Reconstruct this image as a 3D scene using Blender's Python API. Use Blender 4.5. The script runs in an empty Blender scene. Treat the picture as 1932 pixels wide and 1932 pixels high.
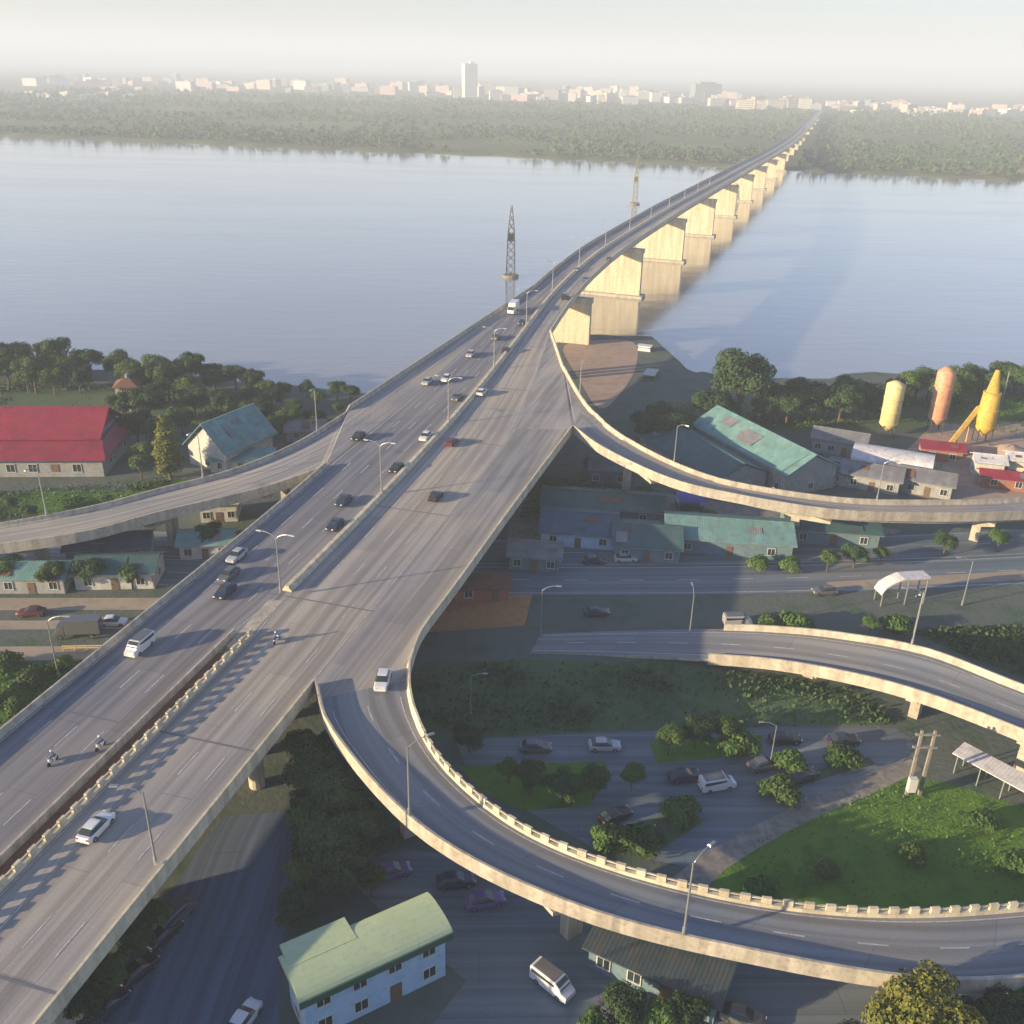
import bpy, math, random
from mathutils import Vector, Matrix
R = math.radians
random.seed(7)
scene = bpy.context.scene
COL = scene.collection

# ------------------------------------------------------------------ camera, sky, sun, exposure
HC, FPX, HALF = 82.0, 1800.0, 966.0
PITCH, ROLL = math.atan((966 - 125) / FPX), R(1.3)
cam_d = bpy.data.cameras.new("camera")
cam_d.sensor_width = 36; cam_d.sensor_height = 36; cam_d.sensor_fit = 'HORIZONTAL'
cam_d.lens = 18.0 * FPX / HALF
cam_d.clip_start = 1.0; cam_d.clip_end = 60000
cam = bpy.data.objects.new("camera", cam_d); COL.objects.link(cam)
cam.matrix_world = Matrix.Translation((0, 0, HC)) @ Matrix.Rotation(R(90) - PITCH, 4, 'X') @ Matrix.Rotation(ROLL, 4, 'Z')
scene.camera = cam

SUN_AZ, SUN_EL = R(22), R(12)            # sun low, to the left and a little behind the camera
TO_SUN = Vector((-math.cos(SUN_AZ) * math.cos(SUN_EL), -math.sin(SUN_AZ) * math.cos(SUN_EL), math.sin(SUN_EL)))
world = bpy.data.worlds.new("World"); scene.world = world; world.use_nodes = True
nt = world.node_tree
sky = nt.nodes.new('ShaderNodeTexSky'); sky.sky_type = 'NISHITA'; sky.sun_disc = False
sky.sun_elevation = SUN_EL; sky.sun_rotation = math.atan2(TO_SUN.x, TO_SUN.y)
sky.air_density = 1.0; sky.dust_density = 1.1; sky.ozone_density = 2.5; sky.altitude = 50
bg = nt.nodes['Background']; bg.inputs['Strength'].default_value = 0.086
tint = nt.nodes.new('ShaderNodeMixRGB'); tint.blend_type = 'MULTIPLY'; tint.inputs[0].default_value = 1.0; tint.inputs[2].default_value = (.79, .80, .99, 1)   # grades the sky colour towards grey-lilac and cools the fill light
nt.links.new(sky.outputs[0], tint.inputs[1]); nt.links.new(tint.outputs[0], bg.inputs[0])
sd = bpy.data.lights.new("sun", 'SUN'); sd.energy = 5.0; sd.angle = R(0.6); sd.color = (1.0, 0.76, 0.45)
so = bpy.data.objects.new("sun", sd); COL.objects.link(so)
so.rotation_euler = TO_SUN.to_track_quat('Z', 'Y').to_euler()
scene.view_settings.view_transform = 'Standard'; scene.view_settings.look = 'None'
scene.view_settings.gamma = 1.0; scene.view_settings.use_curve_mapping = False
scene.view_settings.exposure = 1.45
scene.cycles.volume_bounces = 1
scene.cycles.max_bounces = 6

# ------------------------------------------------------------------ reading the photograph: a pixel of the photo (1932 px wide) as a point at height z
_cp, _sp = math.cos(PITCH), math.sin(PITCH)
def ray(px, py):
    u, v = px - HALF, HALF - py
    c, s = math.cos(ROLL), math.sin(ROLL)
    u, v = u * c - v * s, u * s + v * c
    return Vector((u / FPX, _cp + v / FPX * _sp, -_sp + v / FPX * _cp))
def at(px, py, z=0.0):
    d = ray(px, py); t = (z - HC) / d.z
    return Vector((d.x * t, d.y * t, z))

# ------------------------------------------------------------------ materials
MATS = {}
def _new(name):
    m = bpy.data.materials.new(name); m.use_nodes = True
    n = m.node_tree.nodes; b = n['Principled BSDF']
    return m, m.node_tree, b
def noisy(name, c1, c2, scale=0.3, rough=0.8, c3=None, fine=4.0, bump=0.0, bscale=3.0, spec=0.3, detail=6, metal=0.0, randomise=0.0, coord='Object'):
    """two (three) colours mixed by big and fine noise"""
    m, t, b = _new(name); N, L = t.nodes, t.links
    tc = N.new('ShaderNodeTexCoord')
    n1 = N.new('ShaderNodeTexNoise'); n1.inputs['Scale'].default_value = scale; n1.inputs['Detail'].default_value = detail; n1.inputs['Roughness'].default_value = .62
    L.new(tc.outputs[coord], n1.inputs['Vector'])
    r1 = N.new('ShaderNodeValToRGB'); r1.color_ramp.elements[0].position = .33; r1.color_ramp.elements[1].position = .67
    r1.color_ramp.elements[0].color = (*c1, 1); r1.color_ramp.elements[1].color = (*c2, 1)
    L.new(n1.outputs['Fac'], r1.inputs[0])
    out = r1.outputs[0]
    if c3:
        n2 = N.new('ShaderNodeTexNoise'); n2.inputs['Scale'].default_value = scale * fine; n2.inputs['Detail'].default_value = 4
        L.new(tc.outputs[coord], n2.inputs['Vector'])
        r2 = N.new('ShaderNodeValToRGB'); r2.color_ramp.elements[0].position = .5; r2.color_ramp.elements[1].position = .72
        r2.color_ramp.elements[0].color = (0, 0, 0, 1); r2.color_ramp.elements[1].color = (.8, .8, .8, 1)
        L.new(n2.outputs['Fac'], r2.inputs[0])
        mx = N.new('ShaderNodeMixRGB'); L.new(r2.outputs[0], mx.inputs[0]); L.new(out, mx.inputs[1]); mx.inputs[2].default_value = (*c3, 1)
        out = mx.outputs[0]
    if randomise:
        oi = N.new('ShaderNodeObjectInfo'); mp = N.new('ShaderNodeMapRange')
        mp.inputs[3].default_value = 1 - randomise; mp.inputs[4].default_value = 1 + randomise
        L.new(oi.outputs['Random'], mp.inputs[0])
        hs = N.new('ShaderNodeHueSaturation'); L.new(mp.outputs[0], hs.inputs['Value']); L.new(out, hs.inputs['Color']); out = hs.outputs[0]
    L.new(out, b.inputs['Base Color'])
    b.inputs['Roughness'].default_value = rough; b.inputs['Specular IOR Level'].default_value = spec; b.inputs['Metallic'].default_value = metal
    if bump:
        nb = N.new('ShaderNodeTexNoise'); nb.inputs['Scale'].default_value = bscale; nb.inputs['Detail'].default_value = 5
        L.new(tc.outputs[coord], nb.inputs['Vector'])
        bp = N.new('ShaderNodeBump'); bp.inputs['Strength'].default_value = bump; bp.inputs['Distance'].default_value = .3
        L.new(nb.outputs['Fac'], bp.inputs['Height']); L.new(bp.outputs[0], b.inputs['Normal'])
    MATS[name] = m; return m
def corrugated(name, c1, c2, per_m=2.2, axis='X', rough=0.55, metal=0.0):
    m = noisy(name, tuple(x * .8 for x in c1), c2, .35, rough, (c1[0] * .5 + .06, c1[1] * .5 + .035, c1[2] * .5 + .02), fine=2.2, metal=metal)
    t = m.node_tree; N, L = t.nodes, t.links; b = N['Principled BSDF']
    tc = N.new('ShaderNodeTexCoord'); w = N.new('ShaderNodeTexWave'); w.wave_type = 'BANDS'; w.bands_direction = axis
    w.inputs['Scale'].default_value = per_m * .32; L.new(tc.outputs['Object'], w.inputs['Vector'])
    bp = N.new('ShaderNodeBump'); bp.inputs['Strength'].default_value = .28; bp.inputs['Distance'].default_value = .06
    L.new(w.outputs['Fac'], bp.inputs['Height']); L.new(bp.outputs[0], b.inputs['Normal']); return m
def plain(name, c, rough=.5, metal=0.0, spec=.5, coat=0.0):
    m = noisy(name, tuple(x * .9 for x in c), c, 1.5, rough, spec=spec, metal=metal)
    m.node_tree.nodes['Principled BSDF'].inputs['Coat Weight'].default_value = coat; return m
def road_mat(name, base, warm, dark, stretch, uv=True):
    """worn asphalt: long streaks along the lanes, patches, joints"""
    m, t, b = _new(name); N, L = t.nodes, t.links
    tc = N.new('ShaderNodeTexCoord'); mp = N.new('ShaderNodeMapping'); src = tc.outputs['UV']
    if not uv:
        pre = N.new('ShaderNodeMapping'); pre.inputs['Rotation'].default_value = (0, 0, stretch); L.new(tc.outputs['Object'], pre.inputs[0]); src = pre.outputs[0]
    stretch = 0; mp.inputs['Rotation'].default_value = (0, 0, stretch)
    mp.inputs['Scale'].default_value = (.55, .03, 1); L.new(src, mp.inputs[0])
    a = N.new('ShaderNodeTexNoise'); a.inputs['Scale'].default_value = 1.0; a.inputs['Detail'].default_value = 5; L.new(mp.outputs[0], a.inputs['Vector'])
    c = N.new('ShaderNodeTexNoise'); c.inputs['Scale'].default_value = .035; c.inputs['Detail'].default_value = 5; L.new(tc.outputs['Object'], c.inputs['Vector'])
    d = N.new('ShaderNodeTexNoise'); d.inputs['Scale'].default_value = 5; d.inputs['Detail'].default_value = 8; L.new(tc.outputs['Object'], d.inputs['Vector'])
    r1 = N.new('ShaderNodeValToRGB'); e = r1.color_ramp.elements; e[0].position = .38; e[1].position = .64; e[0].color = (*dark, 1); e[1].color = (*base, 1); L.new(a.outputs['Fac'], r1.inputs[0])
    r2 = N.new('ShaderNodeValToRGB'); e = r2.color_ramp.elements; e[0].position = .42; e[1].position = .6; e[0].color = (0, 0, 0, 1); e[1].color = (.8, .8, .8, 1); L.new(c.outputs['Fac'], r2.inputs[0])
    mx = N.new('ShaderNodeMixRGB'); L.new(r2.outputs[0], mx.inputs[0]); L.new(r1.outputs[0], mx.inputs[1]); mx.inputs[2].default_value = (*warm, 1)
    m2 = N.new('ShaderNodeMixRGB'); m2.blend_type = 'MULTIPLY'; m2.inputs[0].default_value = .35; L.new(mx.outputs[0], m2.inputs[1]); L.new(d.outputs['Fac'], m2.inputs[2])
    mb = N.new('ShaderNodeMapping'); mb.inputs['Rotation'].default_value = (0, 0, stretch + R(90)); L.new(src, mb.inputs[0])
    bk = N.new('ShaderNodeTexBrick'); bk.inputs['Scale'].default_value = .055; bk.inputs['Mortar Size'].default_value = .004; bk.inputs['Brick Width'].default_value = 1.3; bk.inputs['Row Height'].default_value = .2
    bk.inputs['Color1'].default_value = (.78, .78, .8, 1); bk.inputs['Color2'].default_value = (1.08, 1.06, 1.02, 1); bk.inputs['Mortar'].default_value = (.6, .6, .62, 1); L.new(mb.outputs[0], bk.inputs['Vector'])
    m3 = N.new('ShaderNodeMixRGB'); m3.blend_type = 'MULTIPLY'; m3.inputs[0].default_value = .62; L.new(m2.outputs[0], m3.inputs[1]); L.new(bk.outputs[0], m3.inputs[2])
    ms = N.new('ShaderNodeMapping'); ms.inputs['Rotation'].default_value = (0, 0, stretch); ms.inputs['Scale'].default_value = (.9, .012, 1); L.new(src, ms.inputs[0])
    ns = N.new('ShaderNodeTexNoise'); ns.inputs['Scale'].default_value = 1.0; ns.inputs['Detail'].default_value = 2; L.new(ms.outputs[0], ns.inputs['Vector'])
    rs = N.new('ShaderNodeMapRange'); rs.inputs[1].default_value = .38; rs.inputs[2].default_value = .6; rs.inputs[3].default_value = .74; rs.inputs[4].default_value = 1.08; L.new(ns.outputs['Fac'], rs.inputs[0])
    m4 = N.new('ShaderNodeMixRGB'); m4.blend_type = 'MULTIPLY'; m4.inputs[0].default_value = 1; L.new(m3.outputs[0], m4.inputs[1]); L.new(rs.outputs[0], m4.inputs[2]); m2 = m4
    br = N.new('ShaderNodeBrightContrast'); br.inputs[1].default_value = 0.012; L.new(m2.outputs[0], br.inputs[0])
    L.new(br.outputs[0], b.inputs['Base Color']); b.inputs['Roughness'].default_value = .72; b.inputs['Specular IOR Level'].default_value = .35
    MATS[name] = m; return m

road_mat('deck_asphalt', (.36, .36, .36), (.48, .43, .36), (.28, .285, .295), R(-16))
road_mat('fork_asphalt', (.36, .36, .36), (.48, .43, .36), (.28, .285, .295), R(16), False)
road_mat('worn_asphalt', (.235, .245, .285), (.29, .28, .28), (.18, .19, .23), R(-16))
road_mat('ramp_asphalt', (.23, .275, .33), (.29, .285, .275), (.18, .215, .265), R(35))
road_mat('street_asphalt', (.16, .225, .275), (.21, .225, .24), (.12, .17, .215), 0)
road_mat('lane_asphalt', (.11, .165, .27), (.13, .17, .245), (.085, .13, .21), R(0))  # blue of open skylight put into the colour; the asphalt itself is neutral
road_mat('ground_asphalt', (.16, .225, .265), (.20, .225, .24), (.12, .17, .21), R(88), False)  # bluish tint painted in for ground lying in shade
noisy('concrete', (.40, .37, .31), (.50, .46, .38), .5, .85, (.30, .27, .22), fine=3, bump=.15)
noisy('concrete_pale', (.54, .49, .36), (.65, .59, .44), .6, .8, (.45, .40, .29), fine=3, bump=.1)  # warm yellow of the low sun partly put into the base colour
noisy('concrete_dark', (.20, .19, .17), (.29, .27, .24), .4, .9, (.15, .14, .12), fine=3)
def stain(name):
    t = MATS[name].node_tree; N, L = t.nodes, t.links; b = N['Principled BSDF']; src = b.inputs['Base Color'].links[0].from_socket
    tc = N.new('ShaderNodeTexCoord'); mp = N.new('ShaderNodeMapping'); mp.inputs['Scale'].default_value = (.8, .8, .05); L.new(tc.outputs['Object'], mp.inputs[0])
    n = N.new('ShaderNodeTexNoise'); n.inputs['Scale'].default_value = 1.1; n.inputs['Detail'].default_value = 5; L.new(mp.outputs[0], n.inputs['Vector'])
    r = N.new('ShaderNodeMapRange'); r.inputs[1].default_value = .4; r.inputs[2].default_value = .62; r.inputs[3].default_value = 1.05; r.inputs[4].default_value = .78; L.new(n.outputs['Fac'], r.inputs[0])
    m = N.new('ShaderNodeMixRGB'); m.blend_type = 'MULTIPLY'; m.inputs[0].default_value = 1; L.new(src, m.inputs[1]); L.new(r.outputs[0], m.inputs[2]); L.new(m.outputs[0], b.inputs['Base Color'])
for _n in ('concrete', 'concrete_pale', 'concrete_dark'): stain(_n)
noisy('lane_paint', (.34, .34, .34), (.58, .58, .56), 1.2, .6, (.25, .25, .26), fine=3)
plain('lane_paint_yellow', (.6, .45, .15), .6)
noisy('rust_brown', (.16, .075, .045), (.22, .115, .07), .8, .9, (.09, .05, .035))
plain('galvanised', (.38, .4, .41), .4, .6)
plain('lamp_glass', (.75, .78, .78), .2)
noisy('earth', (.075, .105, .095), (.12, .135, .115), .03, .95, (.04, .09, .042), fine=6, bump=.4, bscale=1)
noisy('grass', (.055, .15, .015), (.11, .21, .025), .05, .95, (.04, .10, .018), fine=7, bump=.6, bscale=2.5)
noisy('grass_dark', (.045, .10, .04), (.08, .135, .055), .06, .95, (.11, .125, .085), fine=6, bump=.6, bscale=2)
noisy('sand', (.34, .25, .19), (.42, .31, .25), .08, .95, (.26, .19, .15), fine=5, bump=.3)
noisy('far_field', (.06, .09, .03), (.12, .13, .05), .006, .95, (.15, .13, .07), fine=3, detail=4)
noisy('leaf_dark', (.022, .056, .02), (.042, .085, .026), .35, .7, (.06, .11, .028), fine=3, randomise=.3)
noisy('leaf_mid', (.036, .085, .018), (.07, .135, .026), .35, .7, (.10, .155, .03), fine=3, randomise=.3)
noisy('leaf_yellow', (.10, .12, .015), (.16, .16, .022), .35, .7, (.07, .10, .015), fine=3, randomise=.15)
noisy('leaf_far', (.045, .085, .028), (.075, .115, .036), .006, .8, (.055, .09, .032), fine=12)
noisy('bark', (.09, .07, .05), (.14, .11, .08), 2, .95)
noisy('plaster_white', (.44, .45, .43), (.56, .56, .53), .5, .85, (.33, .33, .3), fine=3)
noisy('plaster_grey', (.24, .26, .27), (.34, .35, .35), .5, .85, (.18, .18, .17), fine=3)
noisy('plaster_blue', (.33, .50, .64), (.39, .56, .70), .5, .75, (.27, .42, .55), fine=3)
noisy('plaster_cream', (.55, .48, .36), (.65, .58, .44), .6, .85, (.45, .38, .28), fine=3)
noisy('brick', (.28, .12, .08), (.34, .16, .1), .8, .9, (.22, .1, .07))
corrugated('roof_red', (.24, .02, .05), (.29, .028, .055))
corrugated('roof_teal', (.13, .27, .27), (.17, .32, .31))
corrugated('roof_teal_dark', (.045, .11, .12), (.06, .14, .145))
noisy('roof_green', (.38, .47, .28), (.44, .53, .33), .5, .55, (.33, .42, .27), fine=4)
corrugated('roof_grey', (.17, .18, .2), (.23, .24, .26))
corrugated('roof_white', (.62, .62, .63), (.7, .7, .7))
corrugated('roof_blue', (.05, .10, .16), (.065, .125, .19))
noisy('clay_ground', (.36, .17, .07), (.44, .22, .10), .15, .9, (.28, .14, .07), fine=5)
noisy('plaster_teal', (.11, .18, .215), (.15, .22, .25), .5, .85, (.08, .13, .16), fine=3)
corrugated('roof_slate', (.045, .07, .085), (.06, .09, .105))
plain('fascia_green', (.03, .10, .06), .6)
plain('window_glass', (.03, .045, .05), .12, 0, .6)
plain('frame_white', (.6, .6, .58), .5)
plain('door_brown', (.16, .1, .06), .6)
plain('tarpaulin_violet', (.10, .09, .42), .6)
noisy('silo_cream', (.58, .50, .22), (.70, .61, .30), .4, .6, (.42, .34, .16), fine=3)
noisy('silo_orange', (.50, .26, .16), (.62, .34, .22), .4, .6, (.36, .18, .10), fine=3)
noisy('silo_amber', (.52, .34, .06), (.64, .43, .09), .4, .6, (.38, .24, .06), fine=3)
plain('steel_dark', (.06, .065, .065), .6, .3)
plain('steel_khaki', (.2, .19, .13), .6, .2)
plain('rubber', (.02, .02, .02), .8)
plain('chrome', (.6, .6, .6), .25, .9)
plain('lens_red', (.4, .02, .02), .25)
plain('lens_clear', (.75, .75, .7), .15)
PAINT = {'white': (.72, .73, .74), 'black': (.018, .018, .022), 'navy': (.02, .03, .075), 'maroon': (.13, .015, .03), 'silver': (.42, .43, .45),
         'grey': (.12, .125, .13), 'blue': (.05, .12, .3), 'violet': (.14, .1, .26), 'orange': (.5, .18, .04), 'red': (.35, .03, .03)}
for k, c in PAINT.items(): plain('paint_' + k, c, .35, .1, .5, .6)
plain('cloth_blue', (.06, .1, .22), .9); plain('cloth_red', (.3, .05, .05), .9); plain('skin', (.45, .28, .2), .6); plain('cloth_dark', (.04, .04, .05), .9)
# water: silty river, ripples, mirror of the sky at this grazing angle
def water_mat():
    m, t, b = _new('river_water'); N, L = t.nodes, t.links
    tc = N.new('ShaderNodeTexCoord')
    n = N.new('ShaderNodeTexNoise'); n.inputs['Scale'].default_value = .006; n.inputs['Detail'].default_value = 4; L.new(tc.outputs['Object'], n.inputs['Vector'])
    r = N.new('ShaderNodeValToRGB'); e = r.color_ramp.elements; e[0].color = (.195, .20, .195, 1); e[1].color = (.235, .235, .22, 1); e[0].position = .35; e[1].position = .65
    L.new(n.outputs['Fac'], r.inputs[0]); L.new(r.outputs[0], b.inputs['Base Color'])
    mp = N.new('ShaderNodeMapping'); mp.inputs['Rotation'].default_value = (0, 0, R(14)); mp.inputs['Scale'].default_value = (.25, .9, 1); L.new(tc.outputs['Object'], mp.inputs[0])
    w = N.new('ShaderNodeTexNoise'); w.inputs['Scale'].default_value = .22; w.inputs['Detail'].default_value = 5; w.inputs['Distortion'].default_value = .4; L.new(mp.outputs[0], w.inputs['Vector'])
    mp2 = N.new('ShaderNodeMapping'); mp2.inputs['Rotation'].default_value = (0, 0, R(14)); mp2.inputs['Scale'].default_value = (.006, .035, 1); L.new(tc.outputs['Object'], mp2.inputs[0])
    w2 = N.new('ShaderNodeTexNoise'); w2.inputs['Scale'].default_value = 1; w2.inputs['Detail'].default_value = 3; L.new(mp2.outputs[0], w2.inputs['Vector'])
    mr = N.new('ShaderNodeMapRange'); mr.inputs[1].default_value = .35; mr.inputs[2].default_value = .65; mr.inputs[3].default_value = .07; mr.inputs[4].default_value = .2; L.new(w2.outputs['Fac'], mr.inputs[0])
    L.new(mr.outputs[0], b.inputs['Roughness'])
    bp = N.new('ShaderNodeBump'); bp.inputs['Strength'].default_value = .22; bp.inputs['Distance'].default_value = .35; L.new(w.outputs['Fac'], bp.inputs['Height']); L.new(bp.outputs[0], b.inputs['Normal'])
    b.inputs['IOR'].default_value = 1.33; b.inputs['Specular IOR Level'].default_value = 1.0
    b.inputs['Coat Weight'].default_value = 1.0; b.inputs['Coat IOR'].default_value = 1.4; b.inputs['Coat Roughness'].default_value = .12; L.new(bp.outputs[0], b.inputs['Coat Normal'])
    MATS['river_water'] = m
water_mat()
M = MATS

# ------------------------------------------------------------------ mesh collecting
class MB:
    def __init__(s): s.v = []; s.f = []; s.mi = []; s.uv = None
    def add(s, vs, fs, mi=0):
        o = len(s.v); s.v += [tuple(p) for p in vs]; s.f += [tuple(i + o for i in f) for f in fs]; s.mi += [mi] * len(fs); return s
    def quad(s, a, b, c, d, mi=0): return s.add([a, b, c, d], [(0, 1, 2, 3)], mi)
    def box(s, cx, cy, z0, sx, sy, sz, rz=0, mi=0, taper=1.0):
        c, n = math.cos(rz), math.sin(rz); vs = []
        for k, t in ((0, 1.0), (1, taper)):
            for x, y in ((-1, -1), (1, -1), (1, 1), (-1, 1)):
                X, Y = x * sx / 2 * t, y * sy / 2 * t
                vs.append((cx + X * c - Y * n, cy + X * n + Y * c, z0 + k * sz))
        return s.add(vs, [(3, 2, 1, 0), (4, 5, 6, 7), (0, 1, 5, 4), (1, 2, 6, 5), (2, 3, 7, 6), (3, 0, 4, 7)], mi)
    def tube(s, pts, rads, n=8, mi=0, cap=True):
        pts = [Vector(p) for p in pts]
        if not hasattr(rads, '__len__'): rads = [rads] * len(pts)
        o = len(s.v)
        for i, p in enumerate(pts):
            d = (pts[min(i + 1, len(pts) - 1)] - pts[max(i - 1, 0)]).normalized()
            a = d.orthogonal().normalized() if abs(d.z) > .9 else d.cross(Vector((0, 0, 1))).normalized()
            b = d.cross(a)
            for k in range(n):
                t = 2 * math.pi * k / n; s.v.append(tuple(p + (a * math.cos(t) + b * math.sin(t)) * rads[i]))
        for i in range(len(pts) - 1):
            for k in range(n):
                a, b = o + i * n + k, o + i * n + (k + 1) % n
                s.f.append((a, b, b + n, a + n)); s.mi.append(mi)
        if cap:
            s.f.append(tuple(o + k for k in range(n))[::-1]); s.mi.append(mi)
            e = o + (len(pts) - 1) * n; s.f.append(tuple(e + k for k in range(n))); s.mi.append(mi)
        return s
    def lathe(s, prof, cx=0, cy=0, n=16, mi=0):
        o = len(s.v)
        for r, z in prof:
            for k in range(n):
                t = 2 * math.pi * k / n; s.v.append((cx + r * math.cos(t), cy + r * math.sin(t), z))
        for i in range(len(prof) - 1):
            for k in range(n):
                a, b = o + i * n + k, o + i * n + (k + 1) % n; s.f.append((a, b, b + n, a + n)); s.mi.append(mi)
        s.f.append(tuple(o + (len(prof) - 1) * n + k for k in range(n))); s.mi.append(mi)
        return s
    def prism(s, poly, axis0, axis1, mi=0):
        """poly: list of 3D points, swept by the vector axis1-axis0"""
        d = Vector(axis1) - Vector(axis0); n = len(poly)
        vs = [Vector(p) for p in poly] + [Vector(p) + d for p in poly]
        fs = [tuple(range(n))[::-1], tuple(range(n, 2 * n))] + [(i, (i + 1) % n, n + (i + 1) % n, n + i) for i in range(n)]
        return s.add(vs, fs, mi)
    def build(s, name, mats, parent=None, smooth=False, world_space=True):
        me = bpy.data.meshes.new(name)
        off = Vector((0, 0, 0))
        if parent is not None and world_space:
            q = parent
            while q is not None: off += q.location; q = q.parent
        me.from_pydata([tuple(Vector(p) - off) for p in s.v], [], s.f)
        for m in (mats if isinstance(mats, (list, tuple)) else [mats]): me.materials.append(MATS[m] if isinstance(m, str) else m)
        me.polygons.foreach_set('material_index', s.mi)
        if smooth: me.polygons.foreach_set('use_smooth', [True] * len(me.polygons))
        if s.uv:
            ul = me.uv_layers.new(name='along')
            for lp in me.loops: ul.data[lp.index].uv = s.uv[lp.vertex_index]
        me.update()
        import bmesh
        bm = bmesh.new(); bm.from_mesh(me); bmesh.ops.recalc_face_normals(bm, faces=bm.faces); bm.to_mesh(me); bm.free()
        o = bpy.data.objects.new(name, me); COL.objects.link(o)
        if parent is not None: o.parent = parent
        return o
def tag(o, label=None, cat=None, group=None, kind=None):
    if label: o['label'] = label
    if cat: o['category'] = cat
    if group: o['group'] = group
    if kind: o['kind'] = kind
    return o
def thing(name, label, cat, loc=(0, 0, 0), rz=0, group=None):
    o = bpy.data.objects.new(name, None); COL.objects.link(o); o.empty_display_size = .5
    o.location = loc; o.rotation_euler = (0, 0, rz); return tag(o, label, cat, group)
def dup(root, loc, rz=0, label=None, group=None, cat=None, scale=None, recolour=None):
    """a copy of a thing with copies of its parts and sub-parts; recolour maps a part name to a material"""
    def cp(o, par):
        c = o.copy(); COL.objects.link(c)
        if par is not None: c.parent = par
        if recolour:
            k = o.name.split('.')[0]
            if k in recolour: c.material_slots[0].link = 'OBJECT'; c.material_slots[0].material = MATS[recolour[k]]
        for ch in o.children: cp(ch, c)
        return c
    r = cp(root, None); r.location = loc; r.rotation_euler = (0, 0, rz)
    if scale: r.scale = scale if hasattr(scale, '__len__') else (scale,) * 3
    return tag(r, label, cat, group)
def used_first(protos):                                             # prototypes wait off stage until their first use
    for p in protos: p.location = (0, -4000, 0)
def drop(root):
    for ch in list(root.children): drop(ch)
    bpy.data.objects.remove(root)

# ------------------------------------------------------------------ curves
def catmull(pts, step=3.0):
    P = [Vector(p) for p in pts]; P = [P[0] * 2 - P[1]] + P + [P[-1] * 2 - P[-2]]
    out = []
    for i in range(1, len(P) - 2):
        p0, p1, p2, p3 = P[i - 1:i + 3]; n = max(2, int((p2 - p1).length / step))
        for k in range(n):
            t = k / n
            out.append(.5 * ((2 * p1) + (p2 - p0) * t + (2 * p0 - 5 * p1 + 4 * p2 - p3) * t * t + (3 * p1 - p0 - 3 * p2 + p3) * t ** 3))
    out.append(P[-2]); return out
def resample(pl, n):
    d = [0]
    for a, b in zip(pl, pl[1:]): d.append(d[-1] + (b - a).length)
    out = []; j = 0
    for i in range(n):
        s = d[-1] * i / (n - 1)
        while j < len(pl) - 2 and d[j + 1] < s: j += 1
        t = (s - d[j]) / max(1e-6, d[j + 1] - d[j]); out.append(pl[j].lerp(pl[j + 1], min(1, t)))
    return out
def lerp1(tab, x):
    if x <= tab[0][0]: return tab[0][1]
    for (a, va), (b, vb) in zip(tab, tab[1:]):
        if x <= b:
            t = (x - a) / (b - a); return va + (vb - va) * t
    return tab[-1][1]
def smooth1(tab, x):
    if x <= tab[0][0]: return tab[0][1]
    for (a, va), (b, vb) in zip(tab, tab[1:]):
        if x <= b:
            t = (x - a) / (b - a); t = t * t * (3 - 2 * t); return va + (vb - va) * t
    return tab[-1][1]
def slab(L, Rr, thick=.5, gird=1.3, inset=.2):
    """deck of a bridge: slab with a narrower girder below; L and R are paired edges"""
    m = MB(); n = len(L); rows = []
    for a, b in zip(L, Rr):
        w = b - a; z = Vector((0, 0, 1)); i1 = w * inset
        prof = [a, b, b - z * thick, b - i1 - z * (thick + .15), b - i1 * 1.25 - z * (thick + gird), a + i1 * 1.25 - z * (thick + gird), a + i1 - z * (thick + .15), a - z * thick]
        rows.append(prof)
    k = 8; vs = [p for r in rows for p in r]; fs = []
    for i in range(n - 1):
        for j in range(k): fs.append((i * k + j, i * k + (j + 1) % k, (i + 1) * k + (j + 1) % k, (i + 1) * k + j))
    fs.append(tuple(range(k))[::-1]); fs.append(tuple((n - 1) * k + j for j in range(k)))
    return m.add(vs, fs)
def sheet(L, Rr, dz=.012, a=0.0, b=1.0):
    m = MB(); vs = []; z = Vector((0, 0, dz)); d = 0; m.uv = []; last = None
    for p, q in zip(L, Rr):
        c = (p + q) / 2; d += (c - last).length if last is not None else c.y; last = c; w = (q - p).length
        vs += [p.lerp(q, a) + z, p.lerp(q, b) + z]; m.uv += [(-w / 2, d), (w / 2, d)]
    return m.add(vs, [(2 * i, 2 * i + 1, 2 * i + 3, 2 * i + 2) for i in range(len(L) - 1)])
def inward(path, other):
    """unit vectors square to the path, pointing towards the other edge"""
    out = []
    for i, p in enumerate(path):
        d = path[min(i + 1, len(path) - 1)] - path[max(i - 1, 0)]; n = Vector((-d.y, d.x, 0)).normalized()
        w = other[i] - p
        if w.length < 1e-3: w = other[max(i - 1, 0)] - path[max(i - 1, 0)]
        if n.dot(w) < 0: n = -n
        out.append(n)
    return out
def parapet(path, nrm, prof, m=None, mi=0, caps=True):
    """profile of (inset, height) pairs swept along a path"""
    m = m or MB(); k = len(prof); vs = []
    for p, n in zip(path, nrm): vs += [p + n * u + Vector((0, 0, h)) for u, h in prof]
    fs = []
    for i in range(len(path) - 1):
        for j in range(k): fs.append((i * k + j, i * k + (j + 1) % k, (i + 1) * k + (j + 1) % k, (i + 1) * k + j))
    if caps: fs.append(tuple(range(k))); fs.append(tuple((len(path) - 1) * k + j for j in range(k))[::-1])
    return m.add(vs, fs, mi)
NJ = [(-.06, -.9), (-.06, 1.0), (.22, 1.0), (.3, .4), (.48, .12), (.48, .0), (.02, 0), (.0, -.9)]      # solid concrete parapet with a fascia lip outside
KERB = [(-.06, -.9), (-.06, .42), (.4, .42), (.45, .0), (.02, 0), (.0, -.9)]
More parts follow.
